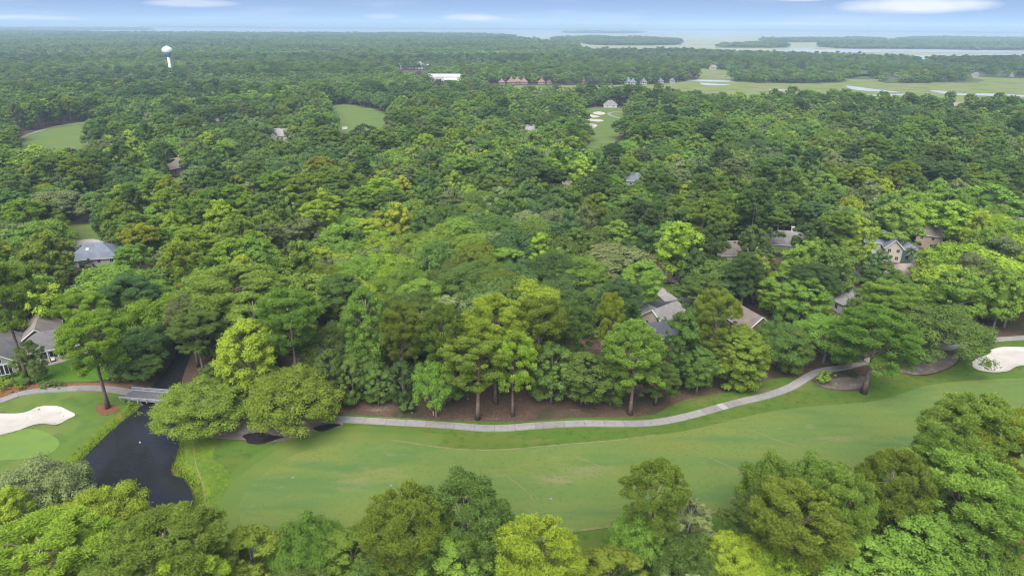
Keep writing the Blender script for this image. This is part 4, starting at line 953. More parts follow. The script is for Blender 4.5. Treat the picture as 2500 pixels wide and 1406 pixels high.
def crown_oak(rg, Rc, H, lob=80):
    C = []; Q = []
    zc = H * .50; rz_ = H * .50
    big = [(rg.uniform(0, 2 * math.pi), rg.uniform(.45, .8)) for _ in range(6)]
    for i in range(lob):
        t = rg.uniform(0, 2 * math.pi); el = math.asin(rg.uniform(-.25, 1) ** 1) if True else 0
        k = 1 + .18 * max(math.cos(t - b[0]) * b[1] for b in big) + rg.normal(0, .10)
        rr = Rc * .84 * k
        C.append((rr * math.cos(el) * math.cos(t), rr * math.cos(el) * math.sin(t), zc + rz_ * .80 * math.sin(el) * (k * .9 + .1) + (-.5 if el < 0 else 0))); Q.append((.055 + .15 * rg.random() ** 1.4) * Rc)
    for i in range(lob // 4):
        t = rg.uniform(0, 2 * math.pi); q = rg.uniform(.2, .7); C.append((Rc * q * math.cos(t), Rc * q * math.sin(t), zc + rz_ * rg.uniform(.45, .85) * math.sqrt(1 - q * q))); Q.append(rg.uniform(.09, .19) * Rc)
    mass = [((0, 0, zc + rz_ * .12), (Rc * .66, Rc * .66, rz_ * .62))]
    return C, Q, mass
def crown_broad(rg, Rc, H, lob=85, low=.2):
    C = []; Q = []; ph = rg.uniform(0, 6.28, 4)
    for i in range(lob):
        t = rg.uniform(0, 2 * math.pi); s = rg.uniform(0, 1) ** .85
        z = H * (low + (.965 - low) * s)
        prof = math.sin(math.pi * min(1, (.16 + .84 * s)) ** 1.25) ** .62 if s < .97 else .22
        k = 1 + .16 * math.sin(2 * t + ph[0]) + .12 * math.sin(3 * t + ph[1] + 5 * s) + rg.normal(0, .12)
        rr = Rc * .80 * prof * k
        C.append((rr * math.cos(t), rr * math.sin(t), z)); Q.append((.075 + .17 * rg.random() ** 1.3) * Rc * (1 - .25 * s))
    mass = [((0, 0, H * (low + .34)), (Rc * .58, Rc * .58, H * .27)), ((0, 0, H * .72), (Rc * .40, Rc * .40, H * .17))]
    return C, Q, mass
def crown_pine(rg, Rc, H, br=34, low=.45, shape='round'):
    C = []; Q = []; T = []
    cz_, rz_ = (.74 * H, .23 * H) if shape == 'round' else (.66 * H, .32 * H)
    holes = [nrm(rg.normal(size=(1, 3)))[0] for _ in range(5)]
    tries = 0
    while len(C) < br * 4 and tries < 4000:
        tries += 1; u = nrm(rg.normal(size=(1, 3)))[0]; u[2] = abs(u[2]) if rg.random() < .72 else u[2]
        if any(u @ h > .955 for h in holes): continue
        k = 1 + rg.normal(0, .10); pinch = 1 if shape == 'round' else 1 - .38 * max(0, u[2])
        q = rg.choice([1, .62], p=[.8, .2])
        C.append((u[0] * Rc * .86 * k * q * pinch, u[1] * Rc * .86 * k * q * pinch, cz_ + u[2] * rz_ * .93 * k * (.5 + .5 * q))); Q.append(Rc * rg.uniform(.075, .15))
    for i in range(br // 2): T.append((np.array(C[i * 2]), cz_ - rz_ * rg.uniform(-.3, .9)))
    for i in range(7):                                 # lower boughs under the main crown
        t = rg.uniform(0, 6.28); z0 = H * rg.uniform(low, .56); Lb = Rc * rg.uniform(.35, .8); e = np.array([Lb * math.cos(t), Lb * math.sin(t), z0 + rg.uniform(-.4, .6)]); T.append((e, z0 - .4))
        for j in range(5): C.append(tuple(e * np.array([rg.uniform(.6, 1.1), rg.uniform(.6, 1.1), 1]) + rg.normal(0, .1 * Rc, 3) * np.array([1, 1, .8]))); Q.append(Rc * rg.uniform(.07, .12))
    return C, Q, T
PROTO = {}
def make_proto(kind, var, lod, seed):
    rg = np.random.default_rng(seed)
    hi = {0: 1.0, 1: .36}[lod]; lf = {0: 1.0, 1: 1.55}[lod]
    if kind == 'oak':
        Rc, H = 8.5, [13.5, 15, 12.5][var % 3]; C, Q, mass = crown_oak(rg, Rc, H, int(170 if lod == 0 else 100))
        mass = mass if lod else ()
        fol = foliage(rg, C, Q, int(42000 * hi), .34 * lf, .60, False, .82, .45, mass)
        tg = [(np.array(C[i]) * np.array([.97, .97, 1.0]), rg.uniform(1.8, H * .42)) for i in rg.choice(len(C), 26 if lod == 0 else 7, replace=False)]
        tr = limbs(rg, H, .48, 3, tg, .03, 7 if lod == 0 else 5, H * .7); bark = M['bark']
    elif kind == 'broad':
        Rc, H = 6.0, [19, 17, 21][var % 3]; low = [.22, .12, .3][var % 3]; C, Q, mass = crown_broad(rg, Rc, H, int(170 if lod == 0 else 100), low)
        mass = mass if lod else ()
        fol = foliage(rg, C, Q, int(38000 * hi), .33 * lf, .62, False, .85, .45, mass)
        tg = [(np.array(C[i]) * np.array([.97, .97, 1.0]), max(2, C[i][2] - rg.uniform(2, 5))) for i in rg.choice(len(C), 24 if lod == 0 else 6, replace=False)]
        tr = limbs(rg, H, .34, 3, tg, .02, 7 if lod == 0 else 5, H * .9); bark = M['bark_pale'] if var == 2 else M['bark']
    elif kind == 'pine':
        Rc, H = 5.6, [24, 22, 25][var % 3]; low = [.44, .34, .55][var % 3]; C, Q, T = crown_pine(rg, Rc, H, int(44 if lod == 0 else 28), low, ['round', 'cone', 'round'][var % 3])
        fol = foliage(rg, C, Q, int(52000 * hi), .40 * lf, .24 if lod == 0 else .34, True, .8, .45, (), .2)
        tr = limbs(rg, H, .36, 3, T[::2] if lod else T, .012, 7 if lod == 0 else 5, H * .87); bark = M['bark_pine']
    elif kind == 'magnolia':
        Rc, H = 4.6, 17; C, Q, mass = crown_broad(rg, Rc, H, 90, .04); Q = [q * 1.05 for q in Q]
        fol = foliage(rg, C, Q, int(36000 * hi), .36 * lf, .55, False, .8, .78, mass)
        tr = limbs(rg, H, .3, 3, [(np.array(C[i]) * .8, C[i][2] * .7) for i in range(5)], .01, 6, H * .8); bark = M['bark']
    V, F, tone = fol
    cm = np_mesh('crown', V, F, [M['leaf_mid']], tone)
    tm = bpy.data.meshes.new('trunk'); tm.from_pydata(tr.v, [], tr.f); tm.update(); tm.materials.append(bark)
    tm.polygons.foreach_set('use_smooth', [True] * len(tm.polygons))
    rr_ = np.hypot(V[:, 0], V[:, 1]); return dict(crown=cm, trunk=tm, R=float(np.percentile(rr_, 96)), H=float(np.percentile(V[:, 2], 99.7)))
def proto(kind, var, lod):
    k = (kind, var, lod)
    if k not in PROTO: PROTO[k] = make_proto(kind, var, lod, 100 + sum(map(ord, kind)) * 7 + var * 13 + lod)
    return PROTO[k]

# ---------------------------------------------------------------- where the trees stand
NAMES = {'pine': ('pine_tree', 'pine tree'), 'oak': ('oak_tree', 'oak tree'), 'broad': ('broadleaf_tree', 'broadleaf tree'), 'magnolia': ('magnolia_tree', 'magnolia tree')}
trees = []      # dict(kind,tone,x,y,R,H,var,manual)
def place(kind, tone, tx_, ty_, width, H, var=None, by='top', base=None, note=None):
    """tree whose crown top shows at picture point (tx_, ty_); width is the crown's width there"""
    a_, b_ = {'pine': (.72, .27), 'broad': (.55, .43), 'oak': (.52, .47), 'magnolia': (.5, .45)}[kind]
    def top_of(x, y, H, Rm):                           # the dome's far side may stand higher in the view than its summit
        l = math.hypot(x, y)
        return min(P(x + x / l * q * Rm, y + y / l * q * Rm, H * (a_ + b_ * math.sqrt(1 - q * q)))[1] for q in (0, .25, .45, .65, .8, .9))
    if base:                                           # foot known: solve the height
        x, y = G(*base); Rm = width / 2 * P(x, y, 15)[2] / FPX
        for z in np.arange(4, 34, .25):
            H = float(z)
            if top_of(x, y, H, Rm) <= ty_: break
    else:
        x, y = G(tx_, ty_, H * .97); Rm = width / 2 * P(x, y, H * .75)[2] / FPX
        for _ in range(80):
            if top_of(x, y, H, Rm) >= ty_: break
            l = math.hypot(x, y); x -= x / l * .4; y -= y / l * .4
    dep = P(x, y, H * .75)[2]
    trees.append(dict(kind=kind, tone=tone, x=x, y=y, R=width / 2 * dep / FPX, H=H, var=random.randrange(3) if var is None else var, manual=True, note=note, rz=random.uniform(0, 6.28)))
# nearest trees along the bottom of the view
for a in [('oak', 'grey', 75, 1118, 240, 13), ('pine', 'lime', 70, 1255, 300, 19, 0), ('oak', 'lime', 205, 1180, 250, 12), ('pine', 'bright', 385, 1238, 270, 19, 0), ('pine', 'bright', 300, 1300, 200, 17, 0), ('pine', 'lime', 430, 1345, 210, 16, 0),
          ('broad', 'olive', 600, 1275, 190, 13, 1), ('oak', 'bright', 745, 1248, 210, 13), ('broad', 'bright', 850, 1275, 170, 12, 1), ('pine', 'olive', 985, 1185, 215, 22, 2), ('pine', 'mid', 1135, 1147, 205, 23, 1), ('broad', 'bright', 1110, 1285, 200, 15, 1), ('oak', 'mid', 905, 1350, 200, 11),
          ('pine', 'yellow', 1312, 1268, 225, 20, 0), ('broad', 'olive', 1490, 1325, 180, 13, 1), ('pine', 'bright', 1607, 1120, 155, 22, 0), ('oak', 'bright', 1560, 1245, 170, 13), ('broad', 'grey', 1685, 1205, 140, 15, 2), ('oak', 'mid', 1690, 1300, 190, 12),
          ('oak', 'bright', 1905, 1118, 160, 15), ('oak', 'bright', 2010, 1108, 190, 15), ('broad', 'mid', 1860, 1195, 140, 15, 1), ('pine', 'olive', 1965, 1178, 230, 21, 0), ('pine', 'bright', 2080, 1148, 170, 22, 0), ('pine', 'olive', 2205, 1100, 190, 23, 0), ('pine', 'bright', 2405, 972, 240, 25, 2), ('pine', 'bright', 2310, 1045, 150, 23, 1), ('pine', 'yellow', 2490, 1005, 190, 24, 0), ('pine', 'bright', 2390, 1098, 290, 22, 0),
          ('broad', 'bright', 2225, 1225, 250, 17, 0), ('broad', 'lime', 2085, 1215, 90, 18, 2), ('broad', 'bright', 2100, 1290, 230, 15, 0), ('broad', 'bright', 2330, 1250, 200, 16, 0), ('oak', 'lime', 1800, 1290, 180, 12), ('oak', 'lime', 1940, 1330, 190, 11), ('pine', 'bright', 2480, 1180, 170, 21, 0),
          ('oak', 'bright', 2100, 1380, 260, 11), ('oak', 'mid', 2290, 1370, 170, 9), ('oak', 'olive', 560, 1370, 180, 10), ('oak', 'mid', 740, 1370, 190, 10), ('broad', 'grey', 1690, 1390, 150, 11, 2), ('oak', 'bright', 1140, 1385, 200, 10), ('broad', 'lime', 5, 1195, 120, 14, 1), ('oak', 'olive', 240, 1400, 170, 9), ('oak', 'bright', 2440, 1260, 170, 14),
          ('oak', 'mid', 20, 1440, 220, 10), ('pine', 'lime', 120, 1400, 160, 14, 0), ('oak', 'mid', 1240, 1440, 200, 9), ('broad', 'mid', 1400, 1430, 180, 10, 1), ('oak', 'bright', 1560, 1420, 200, 9), ('oak', 'lime', 1850, 1420, 200, 9), ('broad', 'olive', 1000, 1440, 140, 9, 1)]:
    place(*a[:6], var=a[6] if len(a) > 6 else None)
# trees along the cart path, whose feet can be seen
for kind, tone, tx_, ty_, w_, base, var in [
    ('pine', 'lime', 200, 768, 160, (264, 997), 0), ('pine', 'bright', 18, 640, 150, (70, 938), 2), ('broad', 'mid', 105, 838, 60, (90, 936), 1), ('broad', 'mid', 262, 800, 80, (265, 898), 1), ('broad', 'mid', 290, 790, 90, (300, 880), 2),
    ('oak', 'bright', 503, 925, 225, (505, 1050), 1), ('oak', 'olive', 705, 905, 240, (720, 1042), 0), ('broad', 'dark', 590, 900, 110, (600, 1000), 1),
    ('pine', 'olive', 1148, 808, 165, (1166, 1020), 0), ('pine', 'lime', 1245, 798, 120, (1252, 1012), 1), ('pine', 'bright', 1558, 783, 150, (1538, 1010), 1), ('pine', 'mid', 1590, 880, 110, (1600, 985), 1), ('pine', 'bright', 2132, 750, 185, (2108, 960), 1),
    ('oak', 'mid', 2345, 742, 250, (2270, 888), 2), ('broad', 'mid', 1935, 800, 100, (1930, 905), 1), ('broad', 'olive', 1795, 800, 130, (1800, 945), 1), ('magnolia', 'olive', 1790, 815, 130, (1795, 948), 0), ('magnolia', 'mid', 1642, 770, 115, (1655, 945), 0),
    ('broad', 'mid', 1410, 860, 150, (1420, 990), 0), ('broad', 'mid', 1330, 840, 120, (1345, 985), 1), ('oak', 'dark', 345, 800, 150, (345, 905), 0), ('broad', 'mid', 300, 880, 60, (300, 930), 1), ('oak', 'mid', 355, 862, 95, (352, 928), 1),
    ('broad', 'mid', 870, 880, 80, (865, 992), 1), ('broad', 'mid', 935, 905, 70, (925, 990), 1), ('oak', 'bright', 1065, 880, 110, (1065, 1015), 0), ('broad', 'dark', 990, 880, 80, (985, 985), 1), ('broad', 'mid', 810, 860, 90, (815, 990), 0), ('pine', 'olive', 1075, 742, 120, (1085, 985), 0), ('pine', 'olive', 990, 745, 110, (990, 975), 0),
    ('pine', 'lime', 1200, 728, 165, (1210, 985), 0), ('pine', 'olive', 1300, 732, 150, (1310, 975), 0), ('pine', 'lime', 1470, 718, 70, (1480, 960), 2), ('broad', 'mid', 1490, 850, 90, (1490, 990), 1), ('broad', 'mid', 1700, 850, 90, (1700, 960), 0),
    ('broad', 'lime', 620, 785, 160, (625, 985), 0), ('pine', 'bright', 728, 706, 150, (730, 960), 0), ('broad', 'bright', 905, 710, 130, (905, 950), 2), ('oak', 'mid', 1905, 775, 140, (1900, 895), 1), ('oak', 'bright', 2010, 770, 170, (2010, 885), 0), ('pine', 'olive', 1725, 705, 110, (1730, 930), 0), ('broad', 'mid', 520, 880, 80, (540, 950), 1), ('oak', 'mid', 2240, 790, 110, (2210, 880), 1),
    ('broad', 'bright', 1575, 640, 112, (1562, 762), 0), ('broad', 'lime', 1665, 545, 125, (1655, 697), 0), ('pine', 'olive', 1762, 502, 85, (1745, 655), 2), ('pine', 'mid', 1612, 480, 50, (1596, 615), 2)]:
    place(kind, tone, tx_, ty_, w_, 20, var=var, base=base)
for a in [('pine', 'bright', 560, 650, 260, 23, 0), ('pine', 'lime', 185, 715, 120, 21, 0), ('oak', 'grey', 1500, 590, 230, 14), ('broad', 'dark', 1702, 612, 80, 16, 1), ('oak', 'mid', 800, 792, 150, 14), ('oak', 'mid', 890, 835, 120, 13), ('oak', 'mid', 1480, 690, 130, 12), ('broad', 'mid', 1720, 672, 110, 14, 1), ('broad', 'lime', 1320, 573, 85, 18, 1), ('broad', 'lime', 2100, 532, 110, 19, 0), ('broad', 'lime', 2330, 490, 140, 20, 0), ('broad', 'bright', 2190, 500, 120, 20, 0), ('oak', 'mid', 585, 480, 170, 15), ('oak', 'grey', 125, 465, 140, 15), ('oak', 'grey', 580, 545, 130, 14), ('broad', 'bright', 1930, 430, 110, 20, 0), ('pine', 'mid', 1900, 385, 90, 24, 0),
          ('oak', 'bright', 1165, 465, 140, 16), ('broad', 'lime', 735, 535, 60, 16, 1), ('pine', 'mid', 2250, 350, 80, 25, 2), ('pine', 'mid', 2290, 355, 70, 25, 2), ('broad', 'dark', 890, 305, 90, 22, 0), ('broad', 'yellow', 1690, 445, 90, 18, 1), ('broad', 'bright', 2420, 450, 140, 22, 0), ('oak', 'lime', 1200, 510, 90, 14), ('broad', 'lime', 85, 355, 75, 17, 1), ('pine', 'bright', 2180, 745 - 60, 120, 20, 0)]:
    place(*a[:6], var=a[6] if len(a) > 6 else None)

# ground where no tree may stand
KEEP_OUT = [fairP, roughP, leftP, POND, BUNK_R]
KEEP_OUT += [gpoly(px, 0, 3) for px in HOLES.values()]
KEEP_OUT += [gpoly(px, 0, 3) for px in ([(-150, 945), (-60, 925), (20, 905), (100, 880), (180, 862), (230, 840), (300, 832), (318, 850), (330, 885), (290, 915), (230, 932), (120, 935), (20, 942), (-80, 965)],
    [(-200, 1010), (0, 950), (100, 938), (330, 940), (330, 975), (-200, 1060)], [(2160, 905), (2190, 870), (2330, 860), (2500, 812), (2700, 800), (2700, 900), (2200, 920)],
    [(1570, 690), (1690, 680), (1700, 730), (1560, 750), (1540, 800), (1600, 800), (1600, 760)], [(620, 600), (720, 570), (720, 600), (640, 612)])]
ROADS = [([(1000, 800), (1250, 772), (1450, 752), (1560, 745), (1660, 738), (1760, 715), (1880, 690), (2060, 672), (2300, 658), (2600, 640)], 4.5), ([(200, 545), (250, 515), (330, 500), (420, 492), (620, 484)], 4), ([(560, 640), (640, 606), (700, 586), (760, 572), (900, 545), (1250, 510), (1400, 500)], 4)]
ROADS = [(gpoly(p, 0, 3, False), w) for p, w in ROADS]
TREELINE = gpoly([(436, 1066), (600, 1070), (840, 1030), (1000, 1020), (1600, 1020), (1800, 960), (1990, 900), (2200, 880), (2500, 820), (2500, 760), (2000, 830), (1800, 880), (1500, 930), (1000, 930), (600, 930), (436, 930)], 0, 3)
HP = np.array([(a, b, c) for a, b, c in HOUSE_PTS])
MX = np.array([(t['x'], t['y'], t['R']) for t in trees])
rgt = np.random.default_rng(11)
def scatter(ymax, ymin, s, half=.86, jitter=.42, polyset=None, xr=None):
    if xr: x0, x1 = xr
    else: x0, x1 = -ymax * half - 60, ymax * half + 60
    xs = np.arange(x0, x1, s); ys = np.arange(ymin, ymax, s * .87)
    X, Y = np.meshgrid(xs, ys); X = X + (np.arange(len(ys)) % 2)[:, None] * s * .5
    X = X + rgt.uniform(-jitter, jitter, X.shape) * s; Y = Y + rgt.uniform(-jitter, jitter, X.shape) * s
    return X.ravel(), Y.ravel()
def free(X, Y, m=2.5, houses=True, extra=True):
    ok = np.ones(X.shape, bool)
    for pl in KEEP_OUT:
        c = pl.mean(0); r = np.hypot(*(pl - c).T).max() + 20
        s = ok & (np.hypot(X - c[0], Y - c[1]) < r)
        if s.any(): ok[np.where(s)[0][sdist(pl, X[s], Y[s]) < m]] = False
    for c, w_ in ROADS:
        s = ok & (X > c[:, 0].min() - 10) & (X < c[:, 0].max() + 10) & (Y > c[:, 1].min() - 10) & (Y < c[:, 1].max() + 10)
        if s.any():
            d = np.min(np.hypot(X[s][:, None] - c[None, :, 0], Y[s][:, None] - c[None, :, 1]), 1); ok[np.where(s)[0][d < w_ + 1]] = False
    for hx_, hy_, hr in HP:
        ok &= np.hypot(X - hx_, Y - hy_) > hr - .5
    return ok
def vnoise(X, Y, sc, seed):
    return .5 + .25 * (np.sin(X / sc * 1.3 + seed) * np.cos(Y / sc * 1.1 + seed * 2) + np.sin((X + Y) / sc * .7 + seed * 3) * np.cos((X - Y) / sc * .9 + seed))

X, Y = scatter(830, 95, 10.0)
ok = free(X, Y) & inside(LAND, X, Y) & (np.abs(X) < Y * .82 + 45)
ok &= ~inside(TREELINE, X, Y) | (rgt.random(X.shape) < .5)
X, Y = X[ok], Y[ok]
d = np.hypot(X[:, None] - MX[None, :, 0], Y[:, None] - MX[None, :, 1]); ok = (d > MX[None, :, 2] * .62 + 2.6).all(1); X, Y = X[ok], Y[ok]
nk = vnoise(X, Y, 45, 1.7) + rgt.normal(0, .22, X.shape); nb_ = vnoise(X, Y, 60, 4.1) + rgt.normal(0, .2, X.shape)
for x, y, a, b in zip(X, Y, nk, nb_):
    kind = 'oak' if a < .42 else 'broad' if a < .74 else 'pine'
    if y < 135: kind = 'oak' if a < .5 else 'broad'
    r = rgt.random()
    f = (y - 200) / 500
    tone = ('lime' if b > .86 else 'bright' if b > .58 else 'mid' if b > .28 else 'blue' if b > .12 else 'dark') if r < .8 else ('olive' if r < .88 else 'grey' if r < .96 else 'yellow' if y < 350 else 'mid')
    if y > 420 and tone in ('lime', 'yellow') and rgt.random() < .7: tone = 'mid'
    if kind == 'oak': R_, H_ = rgt.uniform(7.5, 12.0), rgt.uniform(12, 18)
    elif kind == 'broad': R_, H_ = rgt.uniform(5.4, 8.4), rgt.uniform(14, 22)
    else: R_, H_ = rgt.uniform(5.2, 7.8), rgt.uniform(18, 26)
    if y < 135: H_ *= .55; R_ *= .7
    trees.append(dict(kind=kind, tone=tone, x=x, y=y, R=R_, H=H_, var=int(rgt.integers(3)), manual=False, note=None, rz=rgt.uniform(0, 6.28)))

# keep the views of the houses, lawns and paths open
OPEN = [(*k[:4], k[4]) for k in WINDOWS_KEEP]
def openbox(x0, y0, x1, y1): OPEN.append((x0, y0, x1, y1, math.hypot(*G((x0 + x1) / 2, y1))))
for b in [(45, 318, 222, 368), (816, 262, 938, 318), (1428, 264, 1520, 350), (488, 226, 526, 238), (150, 555, 175, 600), (195, 555, 236, 590), (680, 575, 712, 596), (1560, 700, 1650, 775), (1700, 735, 1740, 748), (0, 985, 380, 1090), (190, 1090, 475, 1240), (310, 940, 420, 1000),
          (2235, 600, 2300, 650), (250, 832, 305, 905), (0, 900, 140, 935), (402, 850, 440, 940), (1560, 715, 1640, 770), (1640, 940, 1700, 970), (600, 1290, 1100, 1290), (2160, 830, 2340, 905)]:
    if b[3] > b[1]: openbox(*b)
trees_keep = []
for t in trees:
    u, v, dp = P(t['x'], t['y'], t['H'] * .72); k = FPX / dp; lo = {'pine': .55, 'broad': .2, 'oak': .22, 'magnolia': .05}[t['kind']]
    top = P(t['x'], t['y'], t['H'] * .97)[1]; bot = P(t['x'], t['y'], t['H'] * lo)[1]; dist = math.hypot(t['x'], t['y']); w_ = t['R'] * k
    t['box'] = (u - w_, top, u + w_, bot); t['px'] = (u, v); t['dist'] = dist; t['area'] = w_ * (bot - top) * 1.5
    if not t['manual']:
        hit = any(dist < D + 2 and u - w_ * .55 < x1 and u + w_ * .55 > x0 and top + .12 * (bot - top) < y1 and bot - .2 * (bot - top) > y0 for x0, y0, x1, y1, D in OPEN)
        if hit: continue
    if u + w_ < -30 or u - w_ > 2530 or top > 1440: continue
    trees_keep.append(t)
trees = sorted(trees_keep, key=lambda t: t['dist'])
# how much of each crown shows: walk from near to far over a coarse grid of the picture
GRID = np.zeros((1406 // 6 + 2, 2500 // 6 + 2), bool)
for t in trees:
    x0, y0, x1, y1 = [v / 6 for v in t['box']]; cx_, cy_ = (x0 + x1) / 2, (y0 + y1) / 2
    ys = np.arange(max(0, int(y0)), min(GRID.shape[0] - 1, int(y1)) + 1); xs = np.arange(max(0, int(x0)), min(GRID.shape[1] - 1, int(x1)) + 1)
    if not len(ys) or not len(xs): t['vis'] = 0; continue
    e = ((xs[None, :] - cx_) / max(.5, (x1 - x0) / 2)) ** 2 + ((ys[:, None] - cy_) / max(.5, (y1 - y0) / 2)) ** 2 <= .9
    sub = GRID[ys[0]:ys[-1] + 1, xs[0]:xs[-1] + 1]
    t['vis'] = (e & ~sub).sum() * 36; t['frac'] = t['vis'] / max(1, e.sum() * 36); sub |= e
single, rest = [], []
for kd in ('pine', 'oak', 'broad', 'magnolia'):
    c = [t for t in trees if t['kind'] == kd and 2 > 1]
    c1 = sorted([t for t in c if t['vis'] > 250 and (t['manual'] or t['frac'] > .2)], key=lambda t: -t['vis'])[:290]
    ids = set(id(t) for t in c1); single += c1; rest += [t for t in c if id(t) not in ids]

# ---------------------------------------------------------------- names that single each tree out
MARKS = [('the wooden bridge', 370, 965), ('the left sand bunker', 90, 1020), ('the pond', 330, 1150), ('the large sage house', 60, 850), ('the blue-grey hipped roof', 230, 615), ('the left distant fairway', 130, 340), ('the middle distant fairway', 875, 285), ('the distant bunkered fairway', 1470, 310), ('the water tower', 412, 140),
         ('the taupe roof', 424, 410), ('the pale grey gables', 678, 328), ('the blue-grey roof in mid woods', 1547, 436), ('the red-brown roof', 1614, 650), ('the cream gable by the street', 1622, 765), ('the brown roof with white edges', 1808, 770), ('the tan twin-peaked roof', 1790, 610), ('the broad white chimney', 1925, 575), ('the white and blue house', 2152, 585), ('the two storey tan house', 2280, 570),
         ('the right sand bunker', 2440, 880), ('the middle of the cart path', 1200, 1035), ('the bend of the cart path', 1900, 955), ('the sprinkler cover', 1345, 1213), ('the right fairway', 2200, 1040), ('the orange roof', 1050, 678), ('the dark outbuilding roof', 1424, 710), ('the bare grey tree', 770, 590), ('the asphalt street patch', 695, 590), ('the grey-thatched tall palm', 1706, 400), ('the tan roof in mid woods', 1400, 455), ('the broad tan roof behind pines', 2205, 668), ('the lone pale gable near the marsh', 2338, 258), ('the mulch ring', 260, 1000), ('the slate house in the tree line', 885, 860), ('the dark wet mulch patch', 640, 1072), ('the left edge houses', 20, 515), ('the small left lawn', 205, 575), ('the far right marsh creek', 2110, 215), ('the clubhouse', 1490, 254)]
TW = {'lime': 'lime green', 'bright': 'bright green', 'mid': 'mid green', 'dark': 'dark green', 'yellow': 'golden green', 'grey': 'grey-green', 'blue': 'bluish green', 'olive': 'olive green'}
cells = {}
for t in single:
    u, v = t['px']; best = min(MARKS, key=lambda m: math.hypot(m[1] - u, (m[2] - v) * 1.3)); dx, dy = u - best[1], v - best[2]
    rel = ('right of' if dx > 0 else 'left of') if abs(dx) > abs(dy) * 1.15 else ('below' if dy > 0 else 'above')
    key = (t['tone'], t['kind'], rel, best[0]); cells.setdefault(key, []).append((math.hypot(dx, dy), id(t), t))
for (tone, kind, rel, mk), L_ in cells.items():
    L_.sort(key=lambda q: q[0]); sp = {'pine': 'pine', 'oak': 'spreading oak', 'broad': 'broadleaf', 'magnolia': 'magnolia'}[kind]
    for i, (_, _, t) in enumerate(L_):
        if len(L_) == 1: t['label'] = 'the only %s %s %s %s' % (TW[tone], sp, rel, mk)
        else: t['label'] = '%s %s %s %s, %s nearest to it' % (TW[tone], sp, rel, mk, 'the' if i == 0 else nth[min(i, 19)])
for t in single:
    lod = 0 if t['dist'] < 215 else 1
    pr = proto(t['kind'], t['var'] if t['kind'] != 'magnolia' else 0, lod); nm, cat = NAMES[t['kind']]
    z = tz1(t['x'], t['y']) if t['dist'] < 320 else 0
    root = empty(nm, (t['x'], t['y'], max(z, WATER_Z) - .05), t['rz'], label=t['label'], cat=cat, group={'pine': 'pines of the woods', 'oak': 'oaks of the woods', 'broad': 'broadleaf trees of the woods', 'magnolia': 'magnolias by the cart path'}[t['kind']])
    s = t['R'] / pr['R']; sz = t['H'] / pr['H']; ax = random.Random(int(t['x'] * 7 + t['y'] * 3)).uniform(.86, 1.16); root.scale = (s * ax, s / ax, sz)
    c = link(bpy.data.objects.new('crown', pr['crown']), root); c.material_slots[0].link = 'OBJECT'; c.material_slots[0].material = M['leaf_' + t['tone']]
    link(bpy.data.objects.new('trunk', pr['trunk']), root)

# ---------------------------------------------------------------- the rest of the woods: one object, points that carry instances
def far_proto(kind, lod, seed, tone):
    rg = np.random.default_rng(seed); n = {2: 2400, 3: 220, 1: 9000}[lod]; size = {2: .9, 3: 2.6, 1: .56}[lod]
    if kind == 'oak': Rc, H = 8.0, 14; C, Q, mass = crown_oak(rg, Rc, H, {1: 60, 2: 42, 3: 16}[lod]); zf, rd, asp = .78, False, .7
    elif kind == 'broad': Rc, H = 6.0, 18; C, Q, mass = crown_broad(rg, Rc, H, {1: 60, 2: 42, 3: 16}[lod], .15); zf, rd, asp = .85, False, .7
    elif kind == 'bush': Rc, H = 1.8, 2.6; C, Q, mass = crown_oak(rg, Rc, H, 14); zf, rd, asp, n, size = .8, False, .6, 900, .32
    else: Rc, H = 5.6, 23; C, Q, T = crown_pine(rg, Rc, H, {1: 22, 2: 16, 3: 6}[lod], .55); mass = [((0, 0, H * .76), (Rc * .6, Rc * .6, H * .15))]; zf, rd, asp = .8, lod < 3, .5
    if lod == 3: Q = [q * 1.25 for q in Q]
    V, F, tone_ = foliage(rg, C, Q, n, size, asp, rd, zf, .85, mass)
    tr = MB(); 
    if kind != 'bush': tr.tube([(0, 0, -.3), (0, 0, H * .6), (.2, 0, H * .9)], [.32, .2, .08], 5 if lod < 3 else 3, cap=False)
    tv = np.array(tr.v).reshape(-1, 3); tf = np.array(tr.f, int).reshape(-1, 4)
    if len(tv): F = [np.vstack([F[0], tf + len(V)])] + F[1:]; nq = len(F[0]) - len(tf); V = np.vstack([V, tv])
    else: nq = len(F[0])
    ntail = sum(len(f) for f in F[1:])
    tones = np.r_[tone_[:nq], np.zeros(len(tf)), tone_[nq:]]; mi = np.r_[np.zeros(nq), np.ones(len(tf)), np.zeros(ntail)]
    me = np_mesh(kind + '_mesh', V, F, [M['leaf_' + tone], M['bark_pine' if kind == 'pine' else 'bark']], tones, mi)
    return me, Rc, H
SRC = bpy.data.collections.new('woods_sources')     # not linked to the scene: only the source of the instances
src = {}
for kd in ('oak', 'broad', 'pine'):
    for lod in (1, 2, 3):
        me = {}
        for ti, tone in enumerate(('lime', 'bright', 'mid', 'dark', 'blue', 'grey', 'olive', 'yellow') if lod < 3 else ('bright', 'mid', 'dark', 'blue', 'grey')):
            if lod < 3 and ti > 0:
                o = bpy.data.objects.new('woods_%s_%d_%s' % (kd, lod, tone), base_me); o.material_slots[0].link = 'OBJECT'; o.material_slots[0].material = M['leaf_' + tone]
            else:
                base_me, Rc, H = far_proto(kd, lod, 500 + lod * 10 + len(kd) + (ti if lod == 3 else 0), tone)
                o = bpy.data.objects.new('woods_%s_%d_%s' % (kd, lod, tone), base_me)
            SRC.objects.link(o); src[(kd, lod, tone)] = (o.name, Rc, H)
for tone in ('mid', 'bright', 'dark'):
    base_me, Rc, H = far_proto('bush', 2, 77, tone); o = bpy.data.objects.new('woods_bush_2_' + tone, base_me); SRC.objects.link(o); src[('bush', 2, tone)] = (o.name, Rc, H)
